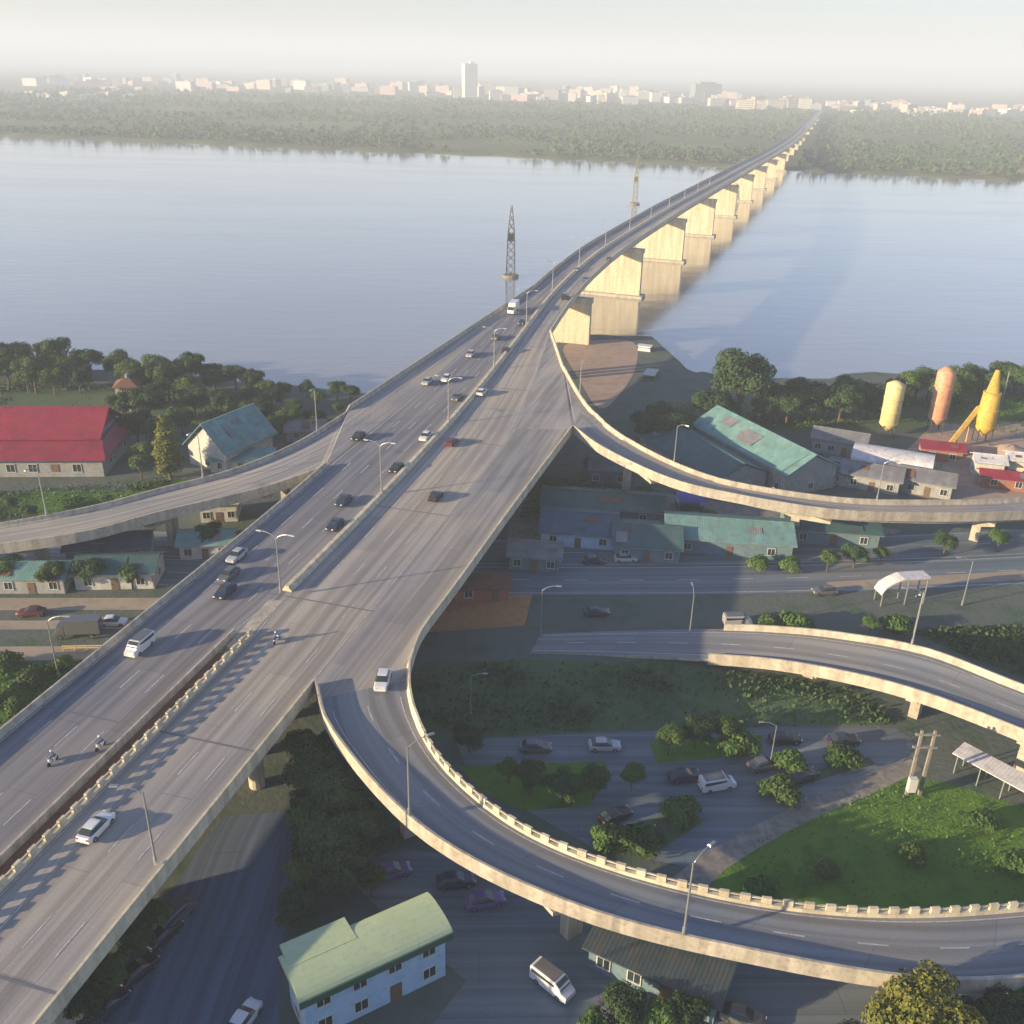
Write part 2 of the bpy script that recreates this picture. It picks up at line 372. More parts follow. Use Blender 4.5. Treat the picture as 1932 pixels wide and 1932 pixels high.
def walk(path, step, start=0.0):
    """points every step metres along a path, with the index they fall on and the direction there"""
    out = []; need = start
    d = 0
    for i in range(len(path) - 1):
        a, b = path[i], path[i + 1]; l = (b - a).length
        while need <= d + l:
            t = (need - d) / l; out.append((a.lerp(b, t), i, t, (b - a).normalized())); need += step
        d += l
    return out
def balustrade(path, nrm, parent, step=2.1, mat='concrete_pale', name='balustrade'):
    m = MB(); parapet(path, nrm, KERB, m)
    for p, i, t, d in walk(path, step, .3):
        n = nrm[i]; q = p + n * .17; rz = math.atan2(d.y, d.x)
        m.box(q.x, q.y, q.z + .40, .95, .34, .72, rz)
    rail = [p + n * .17 for p, n in zip(path, nrm)]
    parapet(rail, nrm, [(-.09, .86), (-.09, .98), (.09, .98), (.09, .86)], m)
    return m.build(name, mat, parent)
def dashes(L, Rr, u, length, gap, width, dz=.03, start=0, m=None):
    """lane marks at the lateral fraction u of a paired ribbon"""
    m = m or MB(); path = [a.lerp(b, u) for a, b in zip(L, Rr)]
    nr = inward(path, Rr)
    pts = walk(path, 1.0, start); per = length + gap
    for k in range(len(pts) - 1):
        if (k % per) < length:
            (p, i, _, _), (q, j, _, _) = pts[k], pts[k + 1]; z = Vector((0, 0, dz)); h = width / 2
            m.quad(p - nr[i] * h + z, p + nr[i] * h + z, q + nr[j] * h + z, q - nr[j] * h + z)
    return m

# ================================================================== LARGE STRUCTURE
# ------------------------------------------------------------------ ground, water, far bank
NEAR_BANK = [(-25000, 900), (-3000, 560), (-600, 330), (-300, 296), (-155, 272), (-100, 262), (-44, 250), (-10, 262), (8, 300), (20, 320), (46, 318), (52, 280), (66, 268), (100, 277), (160, 290), (300, 312), (700, 400), (3000, 900), (25000, 2500)]
FAR_BANK = [(-25000, 5200), (-9000, 2600), (-3000, 1620), (-1500, 1370), (-591, 1158), (-400, 1118), (-214, 1074), (0, 1030), (165, 985), (330, 935), (451, 902), (700, 860), (1500, 1000), (3000, 1500), (9000, 2800), (25000, 5200)]
def bank_x(tab, n_between=6):
    xs = []
    for (a, _), (b, _) in zip(tab, tab[1:]): xs += [a + (b - a) * k / n_between for k in range(n_between)]
    return xs + [tab[-1][0]]
def near_ground():
    m = MB(); vs = []; xs = bank_x(NEAR_BANK); rows = 9
    rnd = random.Random(3)
    for x in xs:
        e = lerp1(NEAR_BANK, x) + (rnd.uniform(-2.5, 2.5) if abs(x) < 700 else 0)
        for k in range(rows): vs.append((x, -500 + (e + 500) * k / (rows - 1), 0))
        vs.append((x, e + 3, -.7)); vs.append((x, e + 14, -5))
    r = rows + 2
    fs = [(i * r + k, (i + 1) * r + k, (i + 1) * r + k + 1, i * r + k + 1) for i in range(len(xs) - 1) for k in range(r - 1)]
    return m.add(vs, fs)
tag(near_ground().build('ground', 'earth'), kind='structure')
def far_ground():
    m = MB(); vs = []; xs = bank_x(FAR_BANK, 8); rnd = random.Random(5); ds = [0, 12, 40, 120, 400, 1200, 4000, 12000, 26000]
    for x in xs:
        e = lerp1(FAR_BANK, x) + (rnd.uniform(-9, 9) if abs(x) < 2000 else 0)
        vs.append((x, e - 14, -5))
        for d in ds: vs.append((x, e + d, .6 if d else -1.2))
    r = len(ds) + 1
    fs = [(i * r + k, (i + 1) * r + k, (i + 1) * r + k + 1, i * r + k + 1) for i in range(len(xs) - 1) for k in range(r - 1)]
    return m.add(vs, fs)
tag(far_ground().build('terrain', 'far_field'), kind='structure')
tag(MB().quad((-25500, 150, -1.6), (25500, 150, -1.6), (25500, 6500, -1.6), (-25500, 6500, -1.6)).build('water', 'river_water'), kind='structure')
def ground_patch(name, px, mat, z, subdiv=0):
    pts = [at(x, y, z) for x, y in px]
    if subdiv: pts = catmull(pts + [pts[0]], subdiv)[:-1]
    return tag(MB().add(pts, [tuple(range(len(pts)))]).build(name, mat), kind='structure')
ground_patch('lawn', [(1330, 1640), (1420, 1580), (1560, 1520), (1700, 1462), (1800, 1480), (2000, 1545), (2300, 1660), (2300, 1640 + 200), (1700, 1800), (1400, 1760)], 'grass', .02)
ground_patch('lawn', [(-300, 1262), (60, 1250), (250, 1245), (300, 1275), (0, 1480), (-400, 1800), (-900, 1500)], 'grass', .02)
ground_patch('lawn', [(800, 1250), (1000, 1245), (1250, 1250), (1500, 1275), (1640, 1310), (1690, 1368), (1450, 1368), (1100, 1380), (870, 1392), (800, 1400), (740, 1320)], 'grass_dark', .02)
ground_patch('lawn', [(1720, 1190), (2100, 1165), (2300, 1400), (1932, 1280), (1800, 1230)], 'grass_dark', .02)
ground_patch('lawn', [(1800, 752), (2200, 735), (2200, 840), (1880, 830), (1810, 790)], 'grass', .02)
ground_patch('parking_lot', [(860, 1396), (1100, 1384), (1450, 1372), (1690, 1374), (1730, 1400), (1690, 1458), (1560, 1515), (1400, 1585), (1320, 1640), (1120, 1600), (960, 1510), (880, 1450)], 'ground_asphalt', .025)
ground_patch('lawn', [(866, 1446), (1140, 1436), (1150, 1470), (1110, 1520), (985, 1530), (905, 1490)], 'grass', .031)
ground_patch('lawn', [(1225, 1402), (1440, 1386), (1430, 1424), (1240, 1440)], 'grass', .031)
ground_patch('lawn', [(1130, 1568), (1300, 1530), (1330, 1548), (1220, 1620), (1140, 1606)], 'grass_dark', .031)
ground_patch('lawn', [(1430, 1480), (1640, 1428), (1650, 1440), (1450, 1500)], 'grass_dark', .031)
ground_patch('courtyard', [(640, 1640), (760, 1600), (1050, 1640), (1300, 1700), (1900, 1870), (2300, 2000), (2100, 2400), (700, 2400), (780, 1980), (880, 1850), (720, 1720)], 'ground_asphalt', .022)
ground_patch('lawn', [(-400, 705), (0, 712), (300, 735), (560, 772), (650, 785), (650, 830), (300, 800), (-400, 775)], 'grass_dark', .018)
ground_patch('lawn', [(1230, 760), (1400, 752), (2100, 742), (2100, 800), (1400, 815), (1200, 850)], 'grass_dark', .018)
ground_patch('lawn', [(-400, 932), (-100, 932), (240, 925), (330, 905), (420, 900), (200, 965), (-400, 1000)], 'grass', .019)
ground_patch('path', [(1080, 644), (1190, 644), (1200, 690), (1168, 745), (1130, 770), (1092, 715), (1062, 660)], 'sand', .03, 3)
ground_patch('courtyard', [(1000, 905), (1250, 930), (1480, 965), (1700, 1000), (1660, 1060), (1300, 1062), (950, 1075), (960, 985)], 'concrete_dark', .024)
ground_patch('courtyard', [(1600, 905), (1700, 860), (1760, 800), (2100, 790), (2100, 945), (1750, 940)], 'sand', .024)

noisy('dusty_paving', (.30, .25, .19), (.38, .32, .25), .12, .95, (.22, .19, .15), fine=4)
ground_patch('pavement', [(-400, 1128), (330, 1128), (330, 1150), (-400, 1153)], 'dusty_paving', .045)
ground_patch('pavement', [(-400, 1172), (330, 1170), (330, 1186), (-400, 1190)], 'dusty_paving', .062)
ground_patch('pavement', [(-400, 1222), (330, 1218), (330, 1243), (-400, 1252)], 'dusty_paving', .045)
ground_patch('pavement', [(1560, 1098), (2200, 1060), (2200, 1082), (1560, 1112)], 'dusty_paving', .045)
ground_patch('pavement', [(800, 1100), (1010, 1100), (990, 1180), (780, 1195)], 'clay_ground', .028)
def flat_road(name, L, Rr, mat, z, marks=True, group=None):
    L = resample(catmull(L, 4), 70); Rr = resample(catmull(Rr, 4), 70)
    o = tag(sheet(L, Rr, z).build(name, mat), kind='structure')
    if marks:
        mk = MB()
        for u in (.25, .75): dashes(L, Rr, u, 4, 6, .18, z + .02, m=mk)
        for u in (.03, .47, .53, .97): dashes(L, Rr, u, 1000, 1, .16, z + .02, m=mk)
        tag(mk.build('road_marking', 'lane_paint'), kind='structure')
    return L, Rr
# the dyke road that passes below the bridge from left to right
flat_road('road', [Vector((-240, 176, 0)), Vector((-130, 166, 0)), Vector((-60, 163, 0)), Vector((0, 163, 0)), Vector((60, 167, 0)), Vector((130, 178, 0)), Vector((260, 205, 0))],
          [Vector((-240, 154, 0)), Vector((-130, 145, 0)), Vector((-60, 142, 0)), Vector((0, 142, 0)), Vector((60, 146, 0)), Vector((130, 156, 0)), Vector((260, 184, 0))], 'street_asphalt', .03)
# the lane beside the bridge, bottom left
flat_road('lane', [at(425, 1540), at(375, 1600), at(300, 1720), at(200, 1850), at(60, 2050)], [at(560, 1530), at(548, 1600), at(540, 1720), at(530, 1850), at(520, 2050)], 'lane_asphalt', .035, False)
# foot lane along the lawn inside the loop
flat_road('lane', [at(1720, 1432), at(1600, 1478), at(1460, 1540), at(1330, 1610), at(1240, 1680)], [at(1740, 1452), at(1640, 1500), at(1500, 1562), at(1370, 1640), at(1290, 1720)], 'concrete_dark', .04, False)

# ------------------------------------------------------------------ main bridge alignment
CXY = [(-30, -75.5), (20, -61.8), (70, -48.2), (120, -34.6), (170, -20.6), (210, -10.2), (250, -.8), (300, 10.5), (345, 23.5), (400, 42.5), (490, 75.5), (600, 115), (706, 152), (1028, 263), (1400, 382), (1800, 507), (2300, 662)]
ZC = [(140, 10.0), (200, 11.9), (250, 14.3), (310, 17.2), (370, 19.6), (490, 21), (600, 20.3), (706, 19), (1028, 14.5), (1300, 10.5), (1800, 8.5)]
def zc(y): return lerp1(ZC, y)
_c = catmull([Vector((x, y, 0)) for y, x in CXY], 4.0)
_c = [p for p in _c if p.y > 12]
_z = [zc(p.y) for p in _c]
for _ in range(12): _z = [_z[0]] + [(_z[i - 1] + 2 * _z[i] + _z[i + 1]) / 4 for i in range(1, len(_z) - 1)] + [_z[-1]]
CEN = [Vector((p.x, p.y, z)) for p, z in zip(_c, _z)]
NRM = []
for i, p in enumerate(CEN):
    d = CEN[min(i + 1, len(CEN) - 1)] - CEN[max(i - 1, 0)]; NRM.append(Vector((d.y, -d.x, 0)).normalized())   # to the right of the way
LOFF = [(171, 15.5), (310, 7.6)]; ROFF = [(192, 14.8), (262, 7.6)]; GAP = [(112, 1.05), (120, .02)]
def edge(tab, side): return [p + n * side * lerp1(tab, p.y) for p, n in zip(CEN, NRM)]
E_L, E_R = edge(LOFF, -1), edge(ROFF, 1)
E_ML, E_MR = edge(GAP, -1), edge(GAP, 1)
def core_at(e, y):
    for a, b in zip(e, e[1:]):
        if a.y <= y <= b.y: return a.lerp(b, (y - a.y) / (b.y - a.y))
def core_span(e, y0, y1):
    return [core_at(e, y0)] + [p for p in e if y0 < p.y < y1] + [core_at(e, y1)]
def zdeck(y):
    for a, b in zip(CEN, CEN[1:]):
        if a.y <= y <= b.y: return a.z + (b.z - a.z) * (y - a.y) / (b.y - a.y)
    return 10
def on_deck(px, py):
    z = 11.0
    for _ in range(12): p = at(px, py, z); z = zdeck(p.y)
    return at(px, py, z)
def heading(y):
    i = min(range(len(CEN)), key=lambda k: abs(CEN[k].y - y)); d = CEN[min(i + 1, len(CEN) - 1)] - CEN[max(0, i - 1)]
    return math.atan2(d.y, d.x)

bridge = thing('road_bridge', 'long concrete road bridge crossing the wide river to the far bank', 'bridge', (E_L[0].x, E_L[0].y, 0))
YCUT = 262
for (L, Rr, nm, asph) in ((E_L, E_ML, 'carriageway', 'worn_asphalt'), (E_MR, E_R, 'carriageway', 'deck_asphalt')):
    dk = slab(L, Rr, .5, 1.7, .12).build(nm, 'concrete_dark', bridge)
    sheet(L, Rr, .012).build('road_surface', asph, dk)
    mk = MB()
    nL = [i for i, p in enumerate(L) if p.y < 640]
    l2, r2 = [L[i] for i in nL], [Rr[i] for i in nL]
    for u in (.25, .5, .75): dashes(l2, r2, u, 4, 8, .17, .03, m=mk)
    for u in (.05, .95): dashes(l2, r2, u, 5000, 1, .16, .03, m=mk)
    mk.build('lane_marking', 'lane_paint', dk)
    for p, i, t, d in walk([p for p in l2 if p.y < 420], 33, 12):
        q = l2[i].lerp(l2[i + 1], t); r = r2[i].lerp(r2[i + 1], t); z = Vector((0, 0, .034)); w = Vector((d.x, d.y, 0)) * .15
        q2, r2_ = q.lerp(r, .02), q.lerp(r, .98); jt = MB(); jt.quad(q2 - w + z, q2 + w + z, r2_ + w + z, r2_ - w + z); jt.build('expansion_joint', 'ramp_asphalt', dk)
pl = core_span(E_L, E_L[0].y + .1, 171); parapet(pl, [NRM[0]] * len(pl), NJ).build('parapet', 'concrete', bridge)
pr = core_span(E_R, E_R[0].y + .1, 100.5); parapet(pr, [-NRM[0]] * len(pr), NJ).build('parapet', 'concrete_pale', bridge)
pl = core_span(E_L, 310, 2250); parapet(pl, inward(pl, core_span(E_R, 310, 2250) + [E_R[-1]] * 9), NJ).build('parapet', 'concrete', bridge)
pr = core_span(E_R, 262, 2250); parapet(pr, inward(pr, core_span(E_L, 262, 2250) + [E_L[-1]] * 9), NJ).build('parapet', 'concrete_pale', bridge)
ml = core_span(E_ML, E_L[0].y + .1, 112); parapet(ml, [-NRM[0]] * len(ml), NJ).build('parapet', 'concrete', bridge)
mr = core_span(E_MR, E_L[0].y + .1, 112); balustrade(mr, [NRM[0]] * len(mr), bridge)
MED = [(-.75, .012), (-.72, .3), (-.4, .5), (-.34, .9), (.34, .9), (.4, .5), (.72, .3), (.75, .012)]
mc = [p for p in CEN if 121 < p.y < 1500]; parapet(mc, [NRM[CEN.index(p)] for p in mc], MED).build('median_barrier', 'concrete_pale', bridge)
sheet([p for p in E_ML if p.y < 109], [q for p, q in zip(E_ML, E_MR) if p.y < 109], -.12).build('gap_shade_sheet', 'rust_brown', bridge)  # added brown sheet whose dark colour stands in for the shaded gap
nose = MB(); nz = core_at(CEN, 115.2); nose.box(nz.x, nz.y, nz.z - 1.4, 2.06, 13, 1.44, math.atan2(NRM[60].y, NRM[60].x)); nose.build('median_nose', 'concrete', bridge)
# piers: plain twin-column bents on land, broad walls with footings in the river
def bent(y, parent, halfw=12.5, cols=3):
    c = core_at(CEN, y); i = CEN.index(min(CEN, key=lambda p: abs(p.y - y))); n = NRM[i]; rz = math.atan2(n.y, n.x)
    m = MB(); m.box(c.x, c.y, c.z - 4.2, halfw * 2, 2.0, 1.95, rz)
    for k in range(cols):
        q = c + n * (halfw - 2) * (-1 + 2 * k / (cols - 1)); m.tube([(q.x, q.y, -.2), (q.x, q.y, c.z - 4.1)], 1.0, 14)
    return m.build('pier', 'concrete', parent)
for y in (28, 62, 96, 130, 164, 198, 232, 266): bent(y, bridge, 12.5 if y < 200 else 9 if y < 250 else 7)
for y in (310, 390, 470, 550, 630, 710, 790, 870, 950, 1030, 1110, 1190, 1270, 1350, 1500, 1650, 1800, 1950):
    c = core_at(CEN, y); i = CEN.index(min(CEN, key=lambda p: abs(p.y - y))); n = NRM[i]; rz = math.atan2(n.y, n.x)
    hw = 11.3 if y < 1000 else 8
    m = MB(); zt = c.z - 2.25
    m.box(c.x, c.y, -3, hw * 2, 2.6, zt - 1.6 + 3, rz); m.box(c.x, c.y, zt - 1.7, hw * 2 + .8, 3.4, 1.66, rz)
    p = m.build('pier', 'concrete_pale', bridge)
    f = MB(); f.box(c.x, c.y, -4, hw * 2 + 3, 6.5, 3.4, rz); f.build('footing', 'concrete', p)

# ------------------------------------------------------------------ ramps
def ramp(name, label, L, Rr, group='ramps of the interchange', nrs=('NJ', 'NJ'), skipL=0, skipR=0, mats=('concrete', 'concrete'), gird=1.3, asphalt='ramp_asphalt', m0=0, m1=None, endcut=None, merge=None, fork=0):
    b = min(L, key=lambda p: p.z); root = thing(name, label, 'ramp', (b.x, b.y, 0), 0, group)
    dk = slab(L, Rr, .45, gird, .16).build('deck', 'concrete', root)
    sheet(L[fork:merge], Rr[fork:merge], .014).build('road_surface', asphalt, dk)
    if fork: sheet(L[:fork + 1], Rr[:fork + 1], .014).build('road_surface', 'fork_asphalt', dk)
    if merge: sheet(L[merge - 1:], Rr[merge - 1:], .014).build('road_surface', 'fork_asphalt', dk)
    mk = MB(); ll, rr = L[m0:m1], Rr[m0:m1]; dashes(ll, rr, .12, 5000, 1, .15, .034, m=mk); dashes(ll, rr, .88, 5000, 1, .15, .034, m=mk)
    if gird > 1.35 or gird < 1.2 or m1: dashes(ll, rr, .5, 3, 5, .15, .034, m=mk)
    mk.build('lane_marking', 'lane_paint', dk)
    nl, nr = inward(L, Rr), inward(Rr, L)
    for path, nn, kind, sk, mt in ((L, nl, nrs[0], skipL, mats[0]), (Rr, nr, nrs[1], skipR, mats[1])):
        if kind == 'NJ': parapet(path[sk:endcut], nn[sk:endcut], NJ).build('parapet', mt, root)
        elif kind == 'BAL': balustrade(path[sk:], nn[sk:], root, mat=mt)
    return root
def px3(l): return catmull([at(*p) for p in l], 2.5)
def ramp_pier(root, L, Rr, i, mat='concrete', gird=1.3, wide=2.0):
    a, b = L[i], Rr[i]; c = (a + b) / 2; w = (b - a); hw = w.length / 2; rz = math.atan2(w.y, w.x); zt = c.z - .45 - gird - .02
    m = MB(); m.box(c.x, c.y, -.2, wide, 1.3, max(.5, zt - 1.2 + .2), rz)
    n = w.normalized(); d = Vector((-n.y, n.x, 0))
    pol = [c - n * wide * .5 - d * .75 + Vector((0, 0, zt - 1.25 - c.z)), c + n * wide * .5 - d * .75 + Vector((0, 0, zt - 1.25 - c.z)), c + n * hw * .8 - d * .75 + Vector((0, 0, zt - .5 - c.z)), c + n * hw * .8 - d * .75 + Vector((0, 0, zt - c.z)), c - n * hw * .8 - d * .75 + Vector((0, 0, zt - c.z)), c - n * hw * .8 - d * .75 + Vector((0, 0, zt - .5 - c.z))]
    m.prism(pol, (0, 0, 0), d * 1.5)
    return m.build('pier', mat, root)
# near loop ramp: swings off the right-hand side of the deck towards the viewer and away to the right
r1o = px3([(3300, 1330, 4.8), (2750, 1590, 5.0), (2300, 1780, 5.2), (2050, 1838, 5.4), (1900, 1858, 5.6), (1740, 1860, 5.8), (1560, 1838, 6.1), (1370, 1793, 6.5), (1180, 1748, 6.9), (1030, 1698, 7.3), (880, 1622, 7.9), (760, 1545, 8.5), (662, 1450, 9.2), (615, 1360, 9.7)])
nose_pt = core_at(E_R, 100.5)
r1o = resample(catmull([*r1o[::6], nose_pt], 2.5), 160)
r1i = px3([(3150, 1270, 4.8), (2680, 1490, 5.0), (2300, 1640, 5.2), (2050, 1695, 5.4), (1900, 1716, 5.6), (1700, 1726, 5.9), (1500, 1714, 6.2), (1300, 1678, 6.7), (1100, 1618, 7.2), (960, 1550, 7.8), (850, 1458, 8.5), (795, 1376, 9.3), (775, 1310, 9.85), (774, 1260, 10)])
r1i = resample(r1i, 160)
gore_r = at(1080, 810, zdeck(192))
i2 = resample(catmull([r1i[-1], at(795, 1200, 10), at(850, 1125, 10), at(960, 970, 10.6), gore_r], 2.5), 50)
o2 = resample(core_span(E_R, 100.5, 192), 50)
for p in i2: p.z = zdeck(min(192, max(100, p.y)))
R1L, R1R = r1o + o2[1:], r1i + i2[1:]
R1 = ramp('loop_ramp', 'broad loop ramp curling towards the viewer with pale railing posts inside its bend', R1L, R1R, nrs=('', ''), asphalt='ramp_asphalt', m1=156, merge=158)
nn = inward(r1o, r1i); parapet(r1o, nn, NJ).build('parapet', 'concrete', R1)
ni = inward(R1R, R1L); cut = 150
balustrade(R1R[:cut], ni[:cut], R1); parapet(R1R[cut - 1:], ni[cut - 1:], NJ).build('parapet', 'concrete_pale', R1)
for q in (at(2900, 1520, 5), at(2450, 1720, 5.1), at(1905, 1858, 5.6), at(1030, 1698, 7.3), at(700, 1490, 8.9)): ramp_pier(R1, r1o, r1i, min(range(150), key=lambda k: (r1o[k] - q).length))
# far right ramp
r2o = px3([(1062, 695, 13.3), (1110, 772, 12.0), (1180, 832, 11), (1290, 888, 9.9), (1400, 920, 9.1), (1600, 948, 7.7), (1800, 951, 6.7), (1932, 946, 6.1), (2250, 925, 5.2)])
r2i = px3([(1080, 810, 11.6), (1140, 853, 11), (1260, 909, 9.9), (1375, 938, 9.1), (1560, 968, 7.7), (1740, 976, 6.7), (1932, 972, 6.1), (2250, 950, 5.2)])
r2i[0] = gore_r.copy()
r2o, r2i = resample(r2o, 70), resample(r2i, 70)
oc = resample([core_at(E_R, 262), at(1046, 648, zdeck(248)), r2o[0]], 16); ic = resample(core_span(E_R, 192, 262)[::-1], 16)
for p in oc: p.z = zdeck(p.y)
k = r2o[0].z - oc[-1].z
R2L, R2R = oc + r2o, ic + r2i
for j in range(0, 10): R2L[16 + j].z += (oc[-1].z - r2o[0].z) * (1 - j / 10) if j else 0
R2 = ramp('curved_ramp', 'slim pale ramp bending off the bridge and sweeping right past the teal warehouses', R2L, R2R, nrs=('NJ', ''), skipL=1, mats=('concrete', 'concrete'), gird=1.4, asphalt='deck_asphalt', m0=20, fork=20)
parapet(r2i, inward(r2i, r2o), NJ).build('parapet', 'concrete', R2)
for i in (14, 31, 47, 60): ramp_pier(R2, r2o, r2i, i, wide=1.6)
# left ramp
l1o = px3([(660, 780, 11), (560, 842, 10.1), (440, 893, 9.3), (300, 930, 8.5), (180, 962, 7.8), (0, 996, 7), (-200, 1020, 6.3), (-420, 1040, 5.7)])
l1i = px3([(620, 885, 10.6), (500, 927, 9.8), (300, 975, 8.7), (170, 1010, 8), (0, 1036, 7.1), (-200, 1058, 6.3), (-420, 1076, 5.7)])
gore_l = core_at(E_L, 171); l1i[0] = gore_l.copy()
l1o, l1i = resample(l1o, 70), resample(l1i, 70)
oc = resample([core_at(E_L, 310), l1o[0]], 40); ic = resample(core_span(E_L, 171, 310)[::-1], 40)
for p, q in zip(oc, ic): p.z = q.z if p.y > 205 else p.z
for p in oc: p.z = zdeck(p.y)
for j in range(14): l1o[j].z += (oc[-1].z - l1o[0].z) * (1 - j / 14) if j else (oc[-1].z - l1o[0].z)
L1L, L1R = ic + l1i, oc + l1o
L1 = ramp('slip_ramp', 'sloping ramp that leaves the bridge and drops past the red roofed hall', L1L, L1R, nrs=('', 'NJ'), mats=('concrete', 'concrete'), gird=1.3, asphalt='deck_asphalt', m0=44)
parapet(l1i, inward(l1i, l1o), NJ).build('parapet', 'concrete', L1)
for i in (11, 27, 42, 56): ramp_pier(L1, l1o, l1i, i)
# ramp in the middle of the right-hand side, rising from the road
r3o = resample(px3([(3200, 1900, 12.5), (2750, 1650, 12), (2300, 1440, 10.5), (1932, 1304, 8.6), (1750, 1234, 6.6), (1600, 1205, 4.4), (1480, 1192, 2.7), (1350, 1187, 1.2), (1180, 1190, .3), (1020, 1196, .07)]), 110)
r3i = resample(px3([(3050, 2020, 12.5), (2680, 1770, 12), (2300, 1550, 10.5), (1932, 1390, 8.6), (1700, 1304, 6.4), (1500, 1260, 3.6), (1350, 1245, 1.5), (1160, 1236, .3), (1000, 1232, .07)]), 110)
R3 = ramp('rising_ramp', 'ramp with two sunlit parapets climbing from the shaded road above the lawn', r3o, r3i, mats=('concrete', 'concrete'), gird=1.0, asphalt='ramp_asphalt', endcut=max(k for k in range(110) if r3o[k].z > 1.1))
_cut = max(k for k in range(110) if r3o[k].z > 1.25)
for q in (at(2900, 1840, 12), at(2350, 1560, 10.6), at(1932, 1390, 8.6), at(1715, 1308, 6.5), at(1530, 1264, 4)): ramp_pier(R3, r3o, r3i, min(range(110), key=lambda k: (r3i[k] - q).length), gird=1.0)

# ================================================================== OBJECTS
# ------------------------------------------------------------------ trees
def crown_mesh(name, lumps, n, leaf, seed, mat, bottom=.15):
    """thousands of leaf sprays spread through several overlapping lumps; denser towards the outside"""
    rnd = random.Random(seed); m = MB()
    tot = sum(r ** 2 for _, _, _, r, _ in lumps)
    for (cx, cy, cz, r, sq) in lumps:
        for _ in range(int(n * r * r / tot)):
            d = Vector((rnd.gauss(0, 1), rnd.gauss(0, 1), rnd.gauss(0, 1))).normalized()
            if d.z < -.55: d.z *= -.5
            q = r * (1 - .55 * rnd.random() ** 2.2) * (1 + .16 * math.sin(5 * d.x + seed) * math.cos(4 * d.y + 3 * d.z))
            p = Vector((cx + d.x * q, cy + d.y * q, cz + d.z * q * sq))
            nrm = (d + Vector((rnd.uniform(-.7, .7), rnd.uniform(-.7, .7), rnd.uniform(-.4, .8)))).normalized()
            a = nrm.orthogonal().normalized(); b = nrm.cross(a); t = rnd.uniform(0, 6.28); a, b = a * math.cos(t) + b * math.sin(t), b * math.cos(t) - a * math.sin(t)
            s = leaf * rnd.uniform(.55, 1.25)
            m.add([p - a * s, p - b * s * .55 + nrm * s * .12, p + a * s, p + b * s * .55 + nrm * s * .12], [(0, 1, 2, 3)])
    me = bpy.data.meshes.new(name); me.from_pydata(m.v, [], m.f); me.materials.append(MATS[mat]); me.update(); return me
def tree_proto(kind, mat, lumps, h_trunk, r_trunk, n, leaf, seed):
    root = thing(kind, None, 'tree')
    o = bpy.data.objects.new('crown', crown_mesh('crown', lumps, n, leaf, seed, mat)); COL.objects.link(o); o.parent = root
    t = MB(); t.tube([(0, 0, -.3), (.05, 0, h_trunk * .5), (0, .08, h_trunk), (.1, 0, h_trunk * 1.5)], [r_trunk * 1.25, r_trunk, r_trunk * .8, r_trunk * .45], 8)
    for (cx, cy, cz, r, _) in lumps[:5]:
        t.tube([(0, 0, h_trunk * .8), (cx * .5, cy * .5, (h_trunk + cz) * .5), (cx * .9, cy * .9, cz)], [r_trunk * .55, r_trunk * .35, r_trunk * .12], 6)
    t.build('trunk', 'bark', root, world_space=False); return root
def round_lumps(seed, R0, H, k=9):
    rnd = random.Random(seed); out = [(0, 0, H * .66, R0 * .72, .85)]
    for i in range(k):
        a = i * 2.4 + rnd.uniform(-.3, .3); d = R0 * rnd.uniform(.4, .72); out.append((d * math.cos(a), d * math.sin(a), H * rnd.uniform(.45, .84), R0 * rnd.uniform(.3, .48), rnd.uniform(.7, .95)))
    return out
TP = [tree_proto('broadleaf_tree', 'leaf_dark', round_lumps(1, 5.2, 11), 4, .3, 7200, .29, 1),
      tree_proto('broadleaf_tree', 'leaf_mid', round_lumps(2, 4.4, 9.5), 3.4, .26, 6400, .28, 2),
      tree_proto('broadleaf_tree', 'leaf_dark', round_lumps(3, 4.8, 9, 11), 3.2, .28, 6800, .29, 3),
      tree_proto('broadleaf_tree', 'leaf_mid', round_lumps(4, 3.4, 7.5, 7), 2.6, .2, 4600, .25, 4),
      tree_proto('tall_tree', 'leaf_yellow', [(0, 0, 2.6, 1.9, 1.2), (.3, .2, 5, 2.1, 1.2), (-.3, 0, 7.6, 1.9, 1.25), (.1, -.2, 10.2, 1.5, 1.3), (0, 0, 12.6, .95, 1.5), (1.1, -.6, 4, 1.3, 1), (-1.2, .3, 3.4, 1.3, 1)], 2.2, .28, 4600, .27, 5),
      tree_proto('shrub', 'leaf_mid', [(0, 0, .9, 1.1, .8), (.9, .3, .7, .8, .8), (-.8, .4, .8, .9, .8), (.2, -.8, .7, .8, .8)], .5, .08, 1900, .17, 6),
      tree_proto('bushy_tree', 'leaf_yellow', round_lumps(8, 5.2, 10, 11), 2.6, .3, 10000, .26, 8)]
def tree(k, p, s, label, group, seed=0, mat=None, sz=1.0):
    rnd = random.Random(hash((round(p[0], 1), round(p[1], 1))) & 0xffff)
    return dup(TP[k], (p[0], p[1], 0), rnd.uniform(0, 6.28), label, group, scale=(s, s, s * sz), recolour={'crown': mat} if mat else None)
def trees_px(lst, label, group):
    for (px, py, k, s) in lst: tree(k, at(px, py, 0), s, label, group)
